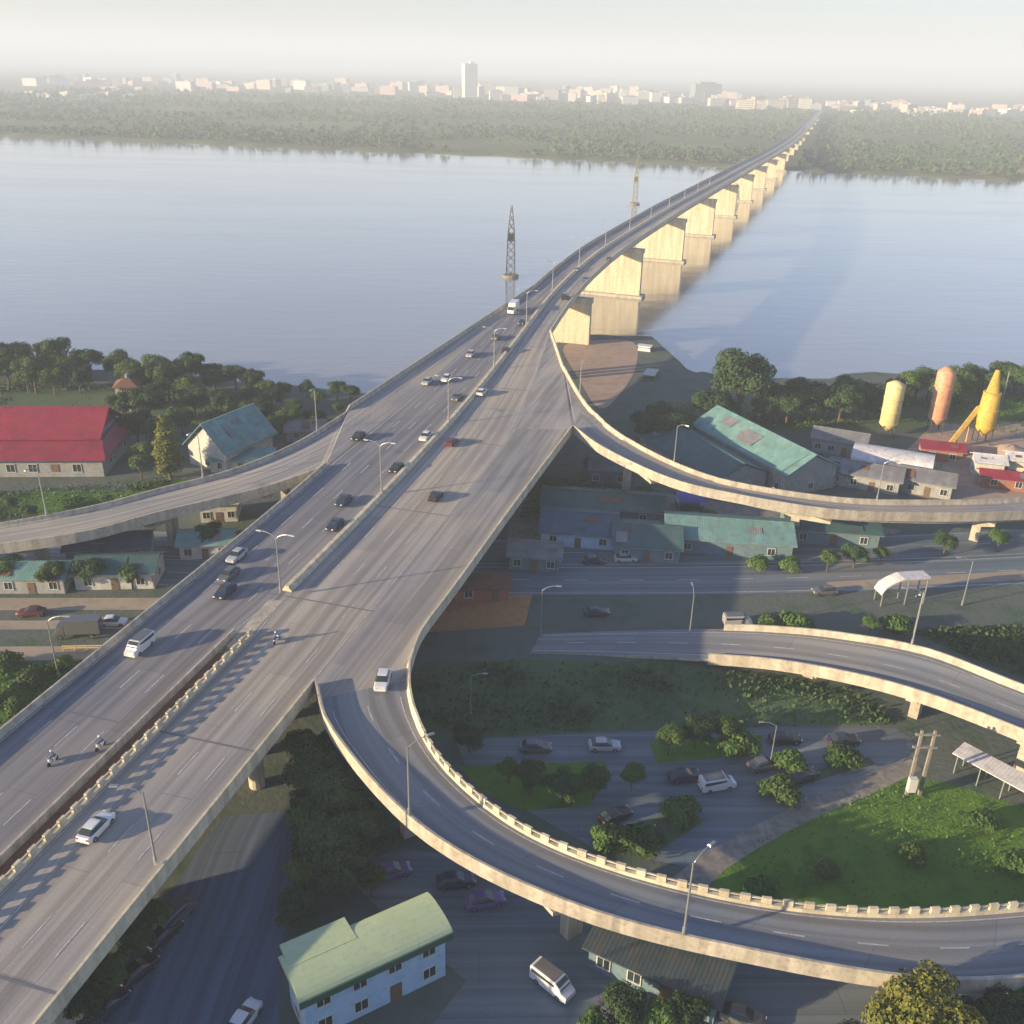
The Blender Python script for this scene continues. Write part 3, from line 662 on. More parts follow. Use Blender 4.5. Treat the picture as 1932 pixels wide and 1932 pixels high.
# riverside wood on the left
rnd = random.Random(11)
for i in range(34):
    x = -188 + i * 4.7 + rnd.uniform(-2.5, 2.5); e = lerp1(NEAR_BANK, x)
    if x > -38: break
    tree(rnd.choice((0, 1, 2, 1)), (x, e - 6 - rnd.uniform(0, 9)), rnd.uniform(.8, 1.05) * (1 if x < -85 else .8 if x < -62 else .55), 'dense dark green tree in the belt between the red roofed hall and the river', 'trees along the left river bank')
for i in range(27):
    x = -182 + i * 5.0 + rnd.uniform(-3, 3); e = lerp1(NEAR_BANK, x)
    if x > -52: break
    if -116 < x < -103: continue
    tree(rnd.choice((1, 3, 2, 0)), (x, e - 19 - rnd.uniform(0, 5)), rnd.uniform(.75, 1.05) * (1 if x < -80 else .75), 'green broadleaf tree just behind the red roofed hall and teal roofed house', 'trees behind the left bank houses')
trees_px([(262, 840, 0, .8), (300, 850, 2, .85), (345, 822, 1, .8), (270, 880, 3, .8), (240, 800, 2, .9), (370, 790, 0, .8), (430, 795, 2, .85), (490, 812, 0, .75), (520, 830, 3, .8), (285, 800, 0, .9)], 'dark tree packed between the red roofed hall and the teal roofed house', 'trees between hall and house')
tree(4, at(322, 902), 1.5, 'tall yellow green tree standing between the red hall and the teal roofed house', None, sz=.68)
tree(3, at(268, 905), .8, 'small green tree at the foot of the tall yellow green tree', None)
tree(1, at(545, 815), .75, 'round green tree right of the teal roofed house next to the slip ramp', None)
trees_px([(598, 812, 2, .6), (640, 786, 3, .5)], 'small dark tree at the end of the bank beside the slip ramp parapet', 'small trees beside the slip ramp')
trees_px([(60, 985, 3, .5), (130, 990, 3, .42), (20, 975, 1, .5), (205, 960, 3, .4)], 'low green tree in the garden strip in front of the red hall', 'garden trees before the red hall')
trees_px([(100, 1118, 3, .75), (180, 1108, 2, .6), (250, 1112, 3, .6), (400, 1040, 2, .6), (20, 1105, 1, .6)], 'green tree beneath the slip ramp beside the teal sheds', 'trees under the slip ramp')
trees_px([(10, 1262, 5, 1.6), (60, 1290, 5, 1.4), (-30, 1330, 5, 1.8), (30, 1340, 5, 1.2), (120, 1262, 5, 1.2)], 'leafy shrub on the lawn left of the bridge', 'shrubs on the left lawn')
# right bank
tree(0, at(1392, 800), 1.75, 'biggest dark round tree behind the teal sheds at the water', None)
trees_px([(1345, 806, 2, 1.1), (1225, 842, 2, 1.0), (1262, 852, 0, .85), (1205, 818, 3, .8), (1290, 830, 2, .8), (1240, 815, 0, .7)], 'dark bushy tree at the left end of the teal sheds', 'dark trees beside the teal sheds')
for i in range(18):
    px = 1440 + i * 14; tree(rnd.choice((2, 0, 2, 0)), at(px, 806 - rnd.uniform(0, 26)), rnd.uniform(.75, 1.05), 'tree in the dark row along the right river bank left of the silos', 'row of trees on the right river bank')
for i in range(18):
    px = 1690 + i * 18 + rnd.uniform(-6, 6); tree(rnd.choice((1, 3, 1, 2)), at(px, 782 - rnd.uniform(0, 50)), rnd.uniform(.75, 1.1), 'green tree on the bank behind the yellow and orange silos', 'trees behind the silos')
trees_px([(1560, 905, 3, .55), (1520, 912, 3, .5), (1470, 905, 5, 1.3), (1600, 915, 2, .45)], 'small tree before the front wall of the teal sheds', 'trees before the teal sheds')
# below the bridge on the right, and inside the loop
trees_px([(1300, 955, 3, .5), (1215, 938, 5, 1.6), (1120, 900, 2, .55), (1180, 915, 3, .55), (1335, 985, 5, 1.5), (1050, 940, 2, .5), (1090, 925, 3, .5)], 'dark tree between the deck and the curved ramp', 'trees below the curved ramp')
trees_px([(1560, 1078, 3, .6), (1610, 1072, 2, .5), (1490, 1075, 5, 1.4), (1430, 1072, 5, 1.4), (1660, 1065, 3, .5), (1880, 1040, 3, .6), (1780, 1048, 2, .5)], 'roadside tree on the far kerb of the shaded road', 'trees on the far side of the shaded road')
trees_px([(1500, 1192, 5, 1.9), (1450, 1188, 5, 1.5), (1640, 1196, 3, .42), (1690, 1192, 5, 1.7)], 'low round bush at the start of the rising ramp', 'bushes beside the rising ramp')
trees_px([(1260, 1425, 3, .62), (1310, 1412, 2, .5), (1360, 1405, 3, .6), (1395, 1418, 5, 1.8)], 'green tree on the middle island of the car park', 'trees on the car park island')
trees_px([(885, 1420, 2, .45), (1000, 1500, 3, .62), (1060, 1515, 2, .5), (1120, 1505, 1, .5), (1190, 1490, 3, .5), (960, 1478, 3, .5)], 'dark green tree between the loop ramp and the car park', 'trees inside the loop beside the ramp')
trees_px([(1210, 1600, 5, 1.7), (1145, 1592, 5, 1.4), (1280, 1545, 5, 1.6), (1470, 1505, 5, 1.7), (1585, 1440, 5, 1.5), (1490, 1450, 5, 1.5)], 'small bush among the parked cars inside the loop', 'bushes in the car park')
trees_px([(1440, 1690, 5, 1.3), (1560, 1650, 5, 1.0), (1720, 1620, 5, 1.1), (1850, 1560, 5, 1.3), (1915, 1640, 5, 1.4)], 'green shrub on the lawn inside the loop', 'shrubs on the loop lawn')
# bottom
trees_px([(600, 1505, 2, .75), (640, 1560, 0, .7), (690, 1600, 2, .62), (585, 1580, 3, .7), (620, 1640, 0, .62), (655, 1690, 2, .7), (580, 1680, 3, .62), (560, 1745, 2, .5), (700, 1690, 3, .5), (570, 1450, 3, .7), (630, 1440, 2, .55)], 'dark tree in the thicket between the bridge and the green roofed house', 'thicket by the lane')
trees_px([(260, 1800, 2, .5), (215, 1880, 3, .6), (300, 1755, 3, .5), (170, 1925, 2, .5)], 'dark tree in the shade along the edge of the bridge', 'trees along the shaded bridge edge')
tree(6, at(1715, 2010), .95, 'big bushy yellow green tree in front of the loop ramp at the bottom edge', None)
trees_px([(1870, 1985, 2, .7), (1930, 1960, 3, .75), (1600, 2010, 2, .5)], 'dark tree beside the big yellow green tree in front of the loop ramp', 'dark trees at the bottom right')
trees_px([(1170, 1935, 2, .5), (1235, 1955, 3, .55), (1120, 1965, 3, .5), (1290, 1950, 2, .45)], 'dark tree beside the parked vans below the loop ramp', 'dark trees by the parked vans')
for t in TP: drop(t)
def undergrowth(name, label, polys, n, mat, seed, smin, smax):
    rnd = random.Random(seed); m = MB()
    for px in polys:
        P = [at(x, y) for x, y in px]; x0, x1 = min(p.x for p in P), max(p.x for p in P); y0, y1 = min(p.y for p in P), max(p.y for p in P); k = 0; cl = [(rnd.uniform(x0, x1), rnd.uniform(y0, y1), rnd.uniform(1, 5)) for _ in range(40)]
        for _ in range(n * 6):
            cx, cy, cr = rnd.choice(cl); x, y = rnd.gauss(cx, cr), rnd.gauss(cy, cr * .8); ins = False
            for i in range(len(P)):
                a, b = P[i], P[i - 1]
                if (a.y > y) != (b.y > y) and x < (b.x - a.x) * (y - a.y) / (b.y - a.y) + a.x: ins = not ins
            if not ins: continue
            k += 1
            if k > n: break
            s = rnd.uniform(smin, smax); d = Vector((rnd.uniform(-1, 1), rnd.uniform(-1, 1), rnd.uniform(.1, 1))).normalized(); u = d.orthogonal().normalized() * s; v = d.cross(u) * .7; c = Vector((x, y, rnd.uniform(.05, .5) * (1 + s)))
            m.add([c - u, c - v, c + u, c + v], [(0, 1, 2, 3)])
    o = m.build(name, mat); return tag(o, label, 'undergrowth', None, 'stuff')
undergrowth('undergrowth', 'dark weeds on the rough ground', [[(800, 1250), (1250, 1252), (1640, 1310), (1690, 1368), (1100, 1380), (870, 1392), (740, 1320)], [(-100, 705), (300, 735), (560, 772), (650, 830), (300, 800), (-100, 775)], [(540, 1420), (640, 1430), (760, 1600), (640, 1640), (560, 1750)], [(1720, 1190), (1990, 1180), (1990, 1300), (1800, 1230)], [(1000, 900), (1250, 930), (1200, 960), (980, 985)]], 3200, 'leaf_dark', 31, .15, .45)
undergrowth('undergrowth', 'sparse tufts on the loop lawn', [[(1420, 1580), (1700, 1470), (1990, 1560), (1990, 1700), (1400, 1690)]], 1300, 'leaf_mid', 33, .1, .22)
undergrowth('undergrowth', 'fresh green tufts on the lawns', [[(-100, 1262), (250, 1245), (0, 1480)], [(-50, 932), (330, 905), (200, 965), (-50, 1000)], [(1800, 700), (1990, 690), (1990, 830), (1880, 820)], [(1230, 765), (1900, 745), (1900, 800), (1400, 810)]], 3200, 'leaf_mid', 32, .12, .36)

# ------------------------------------------------------------------ far bank: woods and fields, then the hazy city
def far_wood():
    m = MB(); rnd = random.Random(21)
    for k in range(9500):
        x = rnd.uniform(-1150, 1050); e = lerp1(FAR_BANK, x); d = rnd.random() ** 1.6 * 1500
        y = e + 6 + d
        if abs(x) > .68 * y: continue
        if math.sin(x * .011 + 2) * math.sin(y * .013 + x * .004) > (.35 if d > 90 else .75) : continue
        if abs(x - (262 + (y - 1028) * .323)) < 22 and y > 950: continue
        s = rnd.uniform(2.6, 5.4) * (1 + d / 2600); h = s * rnd.uniform(1.4, 2.3)
        if d < 25 and rnd.random() < .5: s *= .6; h *= .5
        for j in range(13):
            a = rnd.uniform(0, 6.28); r = s * rnd.random() ** .5; z = .6 + h * (.2 + .75 * rnd.random() * (1 - .6 * r / s)); q = s * rnd.uniform(.2, .42)
            c = Vector((x + r * math.cos(a), y + r * math.sin(a), z)); n = Vector((math.cos(a), math.sin(a), rnd.uniform(.2, 1.2))).normalized(); u = n.orthogonal().normalized() * q; v = n.cross(u)
            m.add([c - u, c - v * .9, c + u, c + v * .9], [(0, 1, 2, 3)])
    me = bpy.data.meshes.new('woods'); me.from_pydata(m.v, [], m.f); me.materials.append(MATS['leaf_far']); me.update()
    o = bpy.data.objects.new('woods', me); COL.objects.link(o); return tag(o, 'green belt of trees along the far river bank', 'woods', None, 'stuff')
far_wood()
noisy('field_green', (.09, .16, .05), (.13, .2, .06), .01, .95, (.07, .12, .04), fine=4)
noisy('field_straw', (.28, .22, .1), (.36, .28, .14), .01, .95, (.2, .17, .08), fine=4)
for nm, mat, px in (('field', 'field_straw', [(1120, 291), (1230, 297), (1430, 309), (1430, 302), (1240, 290), (1130, 285)]), ('field', 'field_green', [(900, 272), (1230, 283), (1380, 292), (1380, 276), (1200, 268), (930, 260)]),
                    ('field', 'field_straw', [(1700, 321), (1990, 336), (1990, 322), (1760, 312)]), ('field', 'field_green', [(1640, 300), (1990, 316), (1990, 280), (1660, 272)]), ('field', 'field_green', [(520, 244), (860, 250), (840, 232), (540, 228)])):
    pts = [at(x, y, .75) for x, y in px]; tag(MB().add(pts, [tuple(range(len(pts)))]).build(nm, mat), kind='structure')
plain('tower_white', (.62, .62, .6), .6); plain('far_cream', (.56, .52, .42), .7); plain('far_grey', (.22, .24, .27), .7); plain('far_pink', (.55, .42, .38), .7); plain('far_glass', (.12, .15, .18), .3)
def tower(name, label, p, w, d, h, wall, rz=0, group=None, roof=None, floors=True, stepped=False):
    t = thing(name, label, 'building', (p.x, p.y, .5), rz, group)
    m = MB(); m.box(0, 0, 0, w, d, h)
    if stepped: m.box(0, 0, h, w * .6, d * .6, h * .12)
    b = m.build('wall', wall, t, world_space=False)
    r = MB(); r.box(0, 0, h + .05, w * 1.02, d * 1.02, max(.8, h * .02)); r.box(w * .15, 0, h + max(.8, h * .02), w * .3, d * .4, h * .05 + 1.5); r.build('roof', roof or 'far_grey', t, world_space=False)
    if floors:
        g = MB(); n = max(2, int(h / 3.6))
        for k in range(n):
            z = h * (k + .35) / n
            for s in (-1, 1): g.box(0, s * (d / 2 + .04), z, w * .86, .1, h / n * .42); g.box(s * (w / 2 + .04), 0, z, .1, d * .86, h / n * .42)
        g.build('window_band', 'far_glass', t, world_space=False)
    return t
tower('tower_block', 'slender white tower block alone on the far skyline', at(886, 184), 36, 36, 84, 'tower_white', .3, roof='tower_white', floors=False)
tower('tower_block', 'broad dark grey block on the hazy skyline left of the end of the bridge', at(1330, 192), 80, 40, 46, 'far_grey', .2, floors=False, stepped=True)
rnd = random.Random(4)
def skyline(n, x0, x1, y0, y1, walls, hs, ws, label, group, fl=False):
    for i in range(n):
        px = x0 + (x1 - x0) * (i + rnd.uniform(.1, .9)) / n; y = rnd.uniform(y0, y1) + px * .0235
        tower('apartment_block', label, at(px, y), rnd.uniform(*ws), rnd.uniform(*ws) * .7, rnd.uniform(*hs) * .7, rnd.choice(walls), rnd.uniform(-.5, .5), group, rnd.choice(('far_grey', 'far_pink', 'tower_white')), fl)
skyline(16, 1385, 1545, 166, 176, ('far_cream', 'tower_white', 'far_cream'), (16, 34), (24, 44), 'sunlit cream house block at the far end of the bridge', 'cream blocks at the far bridge end', True)
skyline(38, 1560, 1960, 160, 178, ('far_cream', 'tower_white', 'far_pink', 'far_grey'), (10, 26), (18, 44), 'low hazy house block on the far bank right of the bridge end', 'far houses right of the bridge')
skyline(62, 900, 1390, 150, 170, ('far_cream', 'far_pink', 'tower_white', 'far_grey'), (10, 40), (16, 44), 'hazy block on the skyline between the white tower and the bridge end', 'skyline blocks in the middle')
skyline(72, 60, 880, 146, 166, ('far_grey', 'far_pink', 'tower_white', 'far_cream'), (10, 38), (16, 50), 'pale hazy block on the skyline left of the white tower', 'skyline blocks on the left')
skyline(9, 20, 250, 176, 184, ('tower_white', 'far_cream'), (8, 13), (14, 30), 'white house among the trees at the left end of the far bank', 'white houses in the far trees')

# ------------------------------------------------------------------ houses and sheds
def opening(parent, x, y, z, w, h, ax, name='window'):
    """a window or door on a wall whose outside faces ax (unit vector in the house's own axes)"""
    rz = math.atan2(ax[1], ax[0]) - math.pi / 2
    f = MB(); t = .09
    c, s = math.cos(rz), math.sin(rz)
    def bx(u, zz, sx, sz, d, m): m.box(x + u * c - d * s, y + u * s + d * c, zz, sx, .12, sz, rz)
    if name == 'window':
        bx(0, z - .1, w + .2, .1, .1, f); bx(0, z + h, w + .2, .1, .06, f); bx(-w / 2 - .05, z, .1, h, .06, f); bx(w / 2 + .05, z, .1, h, .06, f); bx(0, z, .06, h, .05, f)
        o = f.build('window', 'frame_white', parent, world_space=False)
        g = MB(); bx(0, z, w, h, -.015, g); g.build('pane', 'window_glass', o, world_space=False)
    else:
        bx(0, z, w, h, .03, f); o = f.build('door', 'door_brown', parent, world_space=False)
        g = MB(); bx(w * .35, z + h * .45, .08, .2, .12, g); g.build('handle', 'chrome', o, world_space=False)
def house(name, label, loc, rz, w, d, h, rh, wall, roof, style='gable', over=.6, wins=3, floors=1, cat='house', group=None, fascia=None, door=True):
    t = thing(name, label, cat, (loc[0], loc[1], 0), rz, group)
    m = MB(); m.box(0, 0, -.1, w, d, h + .1)
    rf = MB(); W, D = w / 2 + over, d / 2 + over; th = .18
    if style == 'gable':                                            # ridge along x
        for s in (-1, 1): m.prism([(s * (w / 2 - .15), -d / 2, h), (s * (w / 2 - .15), d / 2, h), (s * (w / 2 - .15), 0, h + rh * (d / 2) / D)], (0, 0, 0), (s * .15, 0, 0))
        k = rh / D; e = h - k * over + .08
        for s in (-1, 1): rf.prism([(-W, 0, h + rh + .1), (-W, s * D, e), (-W, s * D, e + th), (-W, 0, h + rh + .1 + th)], (0, 0, 0), (2 * W, 0, 0))
        rf.box(0, 0, h + rh + .1 + th - .03, 2 * W, .4, .1)
    elif style == 'barrel':
        n = 12; P = [(-W, D * math.cos(math.pi * i / n), h + .03 + rh * math.sin(math.pi * i / n)) for i in range(n + 1)]
        rf.prism(P, (0, 0, 0), (2 * W, 0, 0))
    elif style == 'mono':
        P = [(-W, -D, h + .05), (W, -D, h + .05), (W, D, h + rh), (-W, D, h + rh)]; rf.prism(P, (0, 0, 0), (0, 0, th)); m.prism([(-w / 2, d / 2, h), (-w / 2, -d / 2, h), (-w / 2, d / 2, h + rh * .9)], (0, 0, 0), (w, 0, 0))
    elif style == 'hip':
        k = min(D, W * .8); vs = [(-W, -D, h), (W, -D, h), (W, D, h), (-W, D, h), (-W + k, 0, h + rh), (W - k, 0, h + rh), (-W, -D, h + .14), (W, -D, h + .14), (W, D, h + .14), (-W, D, h + .14)]
        rf.add(vs, [(3, 2, 1, 0), (0, 1, 7, 6), (1, 2, 8, 7), (2, 3, 9, 8), (3, 0, 6, 9), (6, 7, 5, 4), (7, 8, 5), (8, 9, 4, 5), (9, 6, 4)])
    else:
        rf.box(0, 0, h, 2 * W, 2 * D, .25); rf.box(w * .2, d * .1, h + .25, w * .22, d * .3, 1.4)
    m.build('wall', wall, t, world_space=False); ro = rf.build('roof', roof, t, world_space=False)
    gr = random.Random(int(abs(loc[0] * 7 + loc[1] * 3)))
    if style == 'gable':
        g = MB(); g.box(0, -D - .06, h - rh / D * over + .02, 2 * W - .1, .14, .12); g.build('gutter', 'galvanised', ro, world_space=False)
        g = MB(); g.box(W - over - .15, -d / 2 - .09, 0, .1, .1, h - .1); g.build('downpipe', 'galvanised', t, world_space=False)
        for q in range(2):
            x0 = gr.uniform(-W * .9, W * .5); l = gr.uniform(1.2, W * .4); y0, y1 = sorted((gr.uniform(.08, .9) * D, gr.uniform(.08, .9) * D)); zz = lambda y: h + rh + .1 + th - rh * y / D + .035
            s = MB(); s.quad((x0, -y0, zz(y0)), (x0 + l, -y0, zz(y0)), (x0 + l, -y1, zz(y1)), (x0, -y1, zz(y1))); s.build('patch_sheet', gr.choice(('roof_grey', 'rust_brown', roof)), ro, world_space=False)
    elif style == 'hip':
        g = MB(); g.lathe([(.5, h + rh * .6), (.55, h + rh * .6 + .3), (.55, h + rh * .6 + 1.2), (.2, h + rh * .6 + 1.4)], 0, D * .4, 12); g.build('water_tank', 'galvanised', ro, world_space=False)
    if fascia:
        f = MB(); f.box(0, -D - .05, h - .55, 2 * W, .1, .75); f.build('fascia', fascia, ro, world_space=False)
    for fl in range(floors):
        z = .9 + fl * (h / floors)
        for i in range(wins):
            x = w * ((i + .5) / wins - .5)
            if door and fl == 0 and i == wins // 2: opening(t, x, -d / 2, 0, 1.2, 2.1, (0, -1), 'door'); continue
            opening(t, x, -d / 2, z, 1.3, 1.3, (0, -1)); 
        opening(t, -w / 2, 0, z, 1.3, 1.3, (-1, 0)); opening(t, w / 2, 0, z, 1.3, 1.3, (1, 0))
    return t
# big red hall with two roof tiers
def red_hall():
    p = at(95, 905); t = thing('assembly_hall', 'long hall with a two tier dark red roof and pale front wall on the left', 'hall', (p.x - 8, p.y + 11, 0), R(4))
    m = MB(); m.box(0, 0, -.1, 36, 20, 4.6); m.box(-1, 2, 5.2, 33, 14, 1.9)
    m.build('wall', 'plaster_grey', t, world_space=False)
    lo = MB(); a, b, c, d = 19.4, 11.6, 17, 6.2
    for P in ([(-a, -b, 4.3), (a, -b, 4.3), (c, -d + 1, 6.6), (-c, -d + 1, 6.6)], [(a, -b, 4.3), (a, b, 4.3), (c, d + 2.6, 6.6), (c, -d + 1, 6.6)], [(a, b, 4.3), (-a, b, 4.3), (-c, d + 2.6, 6.6), (c, d + 2.6, 6.6)], [(-a, b, 4.3), (-a, -b, 4.3), (-c, -d + 1, 6.6), (-c, d + 2.6, 6.6)]):
        lo.prism(P, (0, 0, 0), (0, 0, .22))
    lo.build('lower_roof', 'roof_red', t, world_space=False)
    up = MB()
    for s, e in ((-1, -5.9), (1, 9.9)): up.prism([(-18, 2, 11.4), (-18, e, 6.9), (-18, e, 7.15), (-18, 2, 11.7)], (0, 0, 0), (35, 0, 0))
    up.box(-.5, 2, 11.55, 35, .5, .3); up.build('upper_roof', 'roof_red', t, world_space=False)
    g = MB(); g.prism([(15.3, -4.6, 7.1), (15.3, 8.6, 7.1), (15.3, 2, 10.9)], (0, 0, 0), (.3, 0, 0)); g.prism([(-17.3, -4.6, 7.1), (-17.3, 8.6, 7.1), (-17.3, 2, 10.9)], (0, 0, 0), (.3, 0, 0)); g.build('gable', 'roof_red', t, world_space=False)
    for i in range(7): opening(t, -15 + i * 4.6, -10, 1.2, 1.7, 1.7, (0, -1), 'window' if i != 5 else 'door')
    for y in (-5, 5): opening(t, 18, y, 1.3, 1.6, 1.6, (1, 0))
red_hall()
p = at(-115, 880); house('annex', 'smaller red roofed wing at the left frame edge beside the red hall', (p.x, p.y + 10), R(4), 16, 16, 6.5, 4.2, 'plaster_grey', 'roof_red', wins=4, cat='hall')
p = at(205, 800); house('villa', 'narrow tan house among the trees behind the red hall', (p.x + 1, p.y + 12), .2, 5, 6, 6.5, 1.6, 'plaster_cream', 'rust_brown', 'hip', wins=2, floors=2)
p = at(418, 893); house('villa', 'house with a steep pale teal roof and white gable beside the slip ramp', (p.x, p.y + 9), R(62), 15, 11, 5.2, 5.2, 'plaster_white', 'roof_teal', wins=3, floors=1, over=.9)
p = at(470, 893); house('outhouse', 'low teal roofed outhouse in front of the steep roofed house', (p.x - 2, p.y + 3), R(5), 13, 5, 2.6, .9, 'plaster_white', 'roof_teal', 'mono', wins=3)
p = at(572, 835); house('outhouse', 'low dark roofed hut on the bank next to the slip ramp', (p.x, p.y + 4), R(10), 9, 6, 2.7, 1.2, 'plaster_grey', 'roof_grey', wins=2)
# sheds under the left ramp
for i, (px, py, w, d, h, rm, wl, lb) in enumerate([(60, 1120, 11, 6, 3, 'roof_teal', 'plaster_grey', 'teal roofed shed beneath the slip ramp at the left frame edge'), (215, 1112, 13, 7, 3.2, 'roof_teal_dark', 'plaster_white', 'dark teal shed beneath the slip ramp left of the sunlit pier'),
        (385, 1055, 9, 6, 3, 'roof_teal', 'plaster_white', 'pale teal shed between slip ramp and bridge right of the sunlit pier'), (410, 985, 7, 6, 4, 'roof_white', 'plaster_white', 'small white roofed house in the wedge between slip ramp and bridge'), (200, 1062, 14, 6, 3, 'roof_blue', 'plaster_grey', 'blue roofed shed directly below the slip ramp parapet')]):
    p = at(px, py); house('shed', lb, (p.x, p.y + d / 2), R(3 + 2 * i), w, d, h, 1.3, wl, rm, wins=3)
# teal sheds on the right bank: two long roofs side by side
pa, pb = at(1318, 800, 6), at(1470, 882, 6); ax = (pb - pa); rz = math.atan2(ax.y, ax.x)
c1 = (pa + pb) / 2; nrm_ = Vector((-math.sin(rz), math.cos(rz), 0))
q = c1 + nrm_ * 7.2; house('warehouse', 'larger warehouse with a bright teal metal roof on the right bank', (q.x, q.y), rz, 34, 13.5, 5.2, 3.4, 'plaster_grey', 'roof_teal', wins=6, cat='warehouse')
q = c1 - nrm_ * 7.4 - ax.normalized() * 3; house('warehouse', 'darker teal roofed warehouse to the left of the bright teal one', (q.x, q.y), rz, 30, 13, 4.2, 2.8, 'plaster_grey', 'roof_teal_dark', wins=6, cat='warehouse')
p = at(1500, 915); house('office', 'low dark teal building in front of the bright teal warehouse', (p.x + 2, p.y + 4), R(-8), 15, 6, 3, 1.2, 'plaster_grey', 'roof_teal_dark', wins=5)
# grey sheds and yard right of it
for (px, py, w, d, h, rh, rm, st, lb) in [(1690, 905, 16, 8, 3.4, 2.0, 'roof_white', 'barrel', 'shed with a white barrel roof in front of the silos'), (1640, 925, 15, 8, 3.2, 1.4, 'roof_grey', 'gable', 'grey roofed shed beside the white barrel roof'), (1745, 935, 13, 7, 3.2, 1.4, 'roof_grey', 'gable', 'grey roofed shed next to the parapet of the curved ramp'),
        (1590, 860, 12, 7, 3.6, 1.4, 'roof_grey', 'gable', 'grey shed between the teal warehouse and the silos')]:
    p = at(px, py); house('shed', lb, (p.x, p.y + d / 2), R(-24), w, d, h, rh, 'plaster_grey', rm, st, wins=4)
for (px, py, w, d, h, rm, wl, lb) in [(1780, 872, 9, 5, 3, 'roof_red', 'brick', 'low brick hut at the foot of the orange silo'), (1868, 905, 6, 5, 4, 'roof_white', 'plaster_white', 'white hut right of the brick hut at the silos'), (1925, 905, 5, 5, 4.5, 'roof_white', 'plaster_cream', 'cream hut at the right frame edge below the silos'), (1900, 925, 10, 4, 2.6, 'roof_red', 'brick', 'long brick store with a red roof at the right frame edge')]:
    p = at(px, py); house('hut', lb, (p.x, p.y + d / 2), R(-14), w, d, h, .9, wl, rm, wins=2, door=False)
# under and beside the deck on the right
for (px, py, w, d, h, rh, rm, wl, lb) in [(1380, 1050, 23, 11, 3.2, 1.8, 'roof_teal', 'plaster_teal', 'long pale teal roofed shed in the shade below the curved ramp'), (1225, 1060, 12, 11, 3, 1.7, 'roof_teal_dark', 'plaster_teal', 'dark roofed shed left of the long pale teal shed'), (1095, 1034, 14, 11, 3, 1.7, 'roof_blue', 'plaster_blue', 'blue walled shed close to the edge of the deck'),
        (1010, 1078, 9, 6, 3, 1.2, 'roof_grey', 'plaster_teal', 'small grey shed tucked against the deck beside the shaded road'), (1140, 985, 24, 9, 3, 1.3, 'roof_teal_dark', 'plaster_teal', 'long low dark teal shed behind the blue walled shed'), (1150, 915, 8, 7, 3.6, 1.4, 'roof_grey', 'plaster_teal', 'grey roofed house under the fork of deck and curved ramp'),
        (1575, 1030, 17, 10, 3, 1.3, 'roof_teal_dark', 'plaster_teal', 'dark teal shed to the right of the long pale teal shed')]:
    p = at(px, py); house('shed', lb, (p.x, p.y + d / 2), R(-6), w, d, h, rh, wl, rm, wins=3)
# brown timber stack by the deck (rust coloured in the photograph)
p = at(905, 1150); house('kiosk', 'low orange brown kiosk beside the deck at the shaded road', (p.x, p.y + 4.5), R(8), 9, 3.6, 2.4, .6, 'brick', 'rust_brown', 'mono', wins=2)
# green roofed house at the bottom
p = at(700, 1925); 
def green_house():
    a, b = at(560, 1886, 6.1), at(850, 1752, 6.1); e = b - a; w = e.length; rz = math.atan2(e.y, e.x); mid = (a + b) / 2; n = Vector((-math.sin(rz), math.cos(rz), 0)); d = 4.6
    c = mid + n * (d / 2)
    t = house('villa', 'house with a pale green barrel roof, dark eaves and blue walls at the bottom', (c.x, c.y), rz, w - 1.2, d, 6.0, .8, 'plaster_blue', 'roof_green', 'barrel', .6, 4, 2, fascia='fascia_green')
    s = MB(); s.prism([(-w / 2 + .5, .6, 6.2), (-w / 2 + .5, d / 2 + 1.5, 6.2), (-w / 2 + .5, d / 2 + 1.5, 6.5), (-w / 2 + .5, .6, 6.85)], (0, 0, 0), (w * .42, 0, 0)); s.build('side_roof', 'roof_green', t, world_space=False)
green_house()
p = at(1190, 1890); house('shed', 'dark slate roofed shed below the pier of the loop ramp', (p.x + 3, p.y + 3), R(-28), 13, 5, 2.8, .7, 'plaster_teal', 'roof_slate', 'mono', wins=4)
# white roofed walkway on the right
a, b = at(1808, 1412, 3), at(2010, 1520, 3); e = b - a; rz = math.atan2(e.y, e.x); c = (a + b) / 2
t = thing('walkway_canopy', 'long white roofed walkway canopy on the right below the rising ramp', 'canopy', (c.x, c.y, 0), rz)
m = MB(); m.prism([(-e.length / 2, -1.5, 2.9), (-e.length / 2, 1.5, 3.2), (-e.length / 2, 1.5, 3.32), (-e.length / 2, -1.5, 3.02)], (0, 0, 0), (e.length, 0, 0)); m.build('roof', 'roof_white', t, world_space=False)
for k in range(5):
    for s in (-1, 1): m = MB(); m.box(-e.length * .45 + k * e.length * .225, s * 1.2, -.1, .14, .14, 3.06); m.build('post', 'galvanised', t, world_space=False)
# curved white canopy beside the road
p, q = at(1652, 1138), at(1738, 1132); e = q - p; w = e.length; t = thing('gate_canopy', 'white arched canopy over the kerb of the shaded road at the right', 'canopy', (p.x, p.y, 0), math.atan2(e.y, e.x))
m = MB(); n = 14; P = []
for i in range(n + 1):
    s = i / n; P.append((w * s, 2.2 + 2.6 * min(1, s / .42) ** .5 if s < .42 else 4.8))
for (x0, z0), (x1, z1) in zip(P, P[1:]): m.prism([(x0, -1.3, z0), (x1, -1.3, z1), (x1, -1.3, z1 + .32), (x0, -1.3, z0 + .32)], (0, 0, 0), (0, 2.6, 0))
m.build('roof', 'roof_white', t, world_space=False)
for x, z in ((.3, 2.4), (w * .55, 4.8), (w * .96, 4.8)):
    for y in (-1.1, 1.1): m = MB(); m.tube([(x, y, -.1), (x, y, z)], .12, 8); m.build('post', 'galvanised', t, world_space=False)
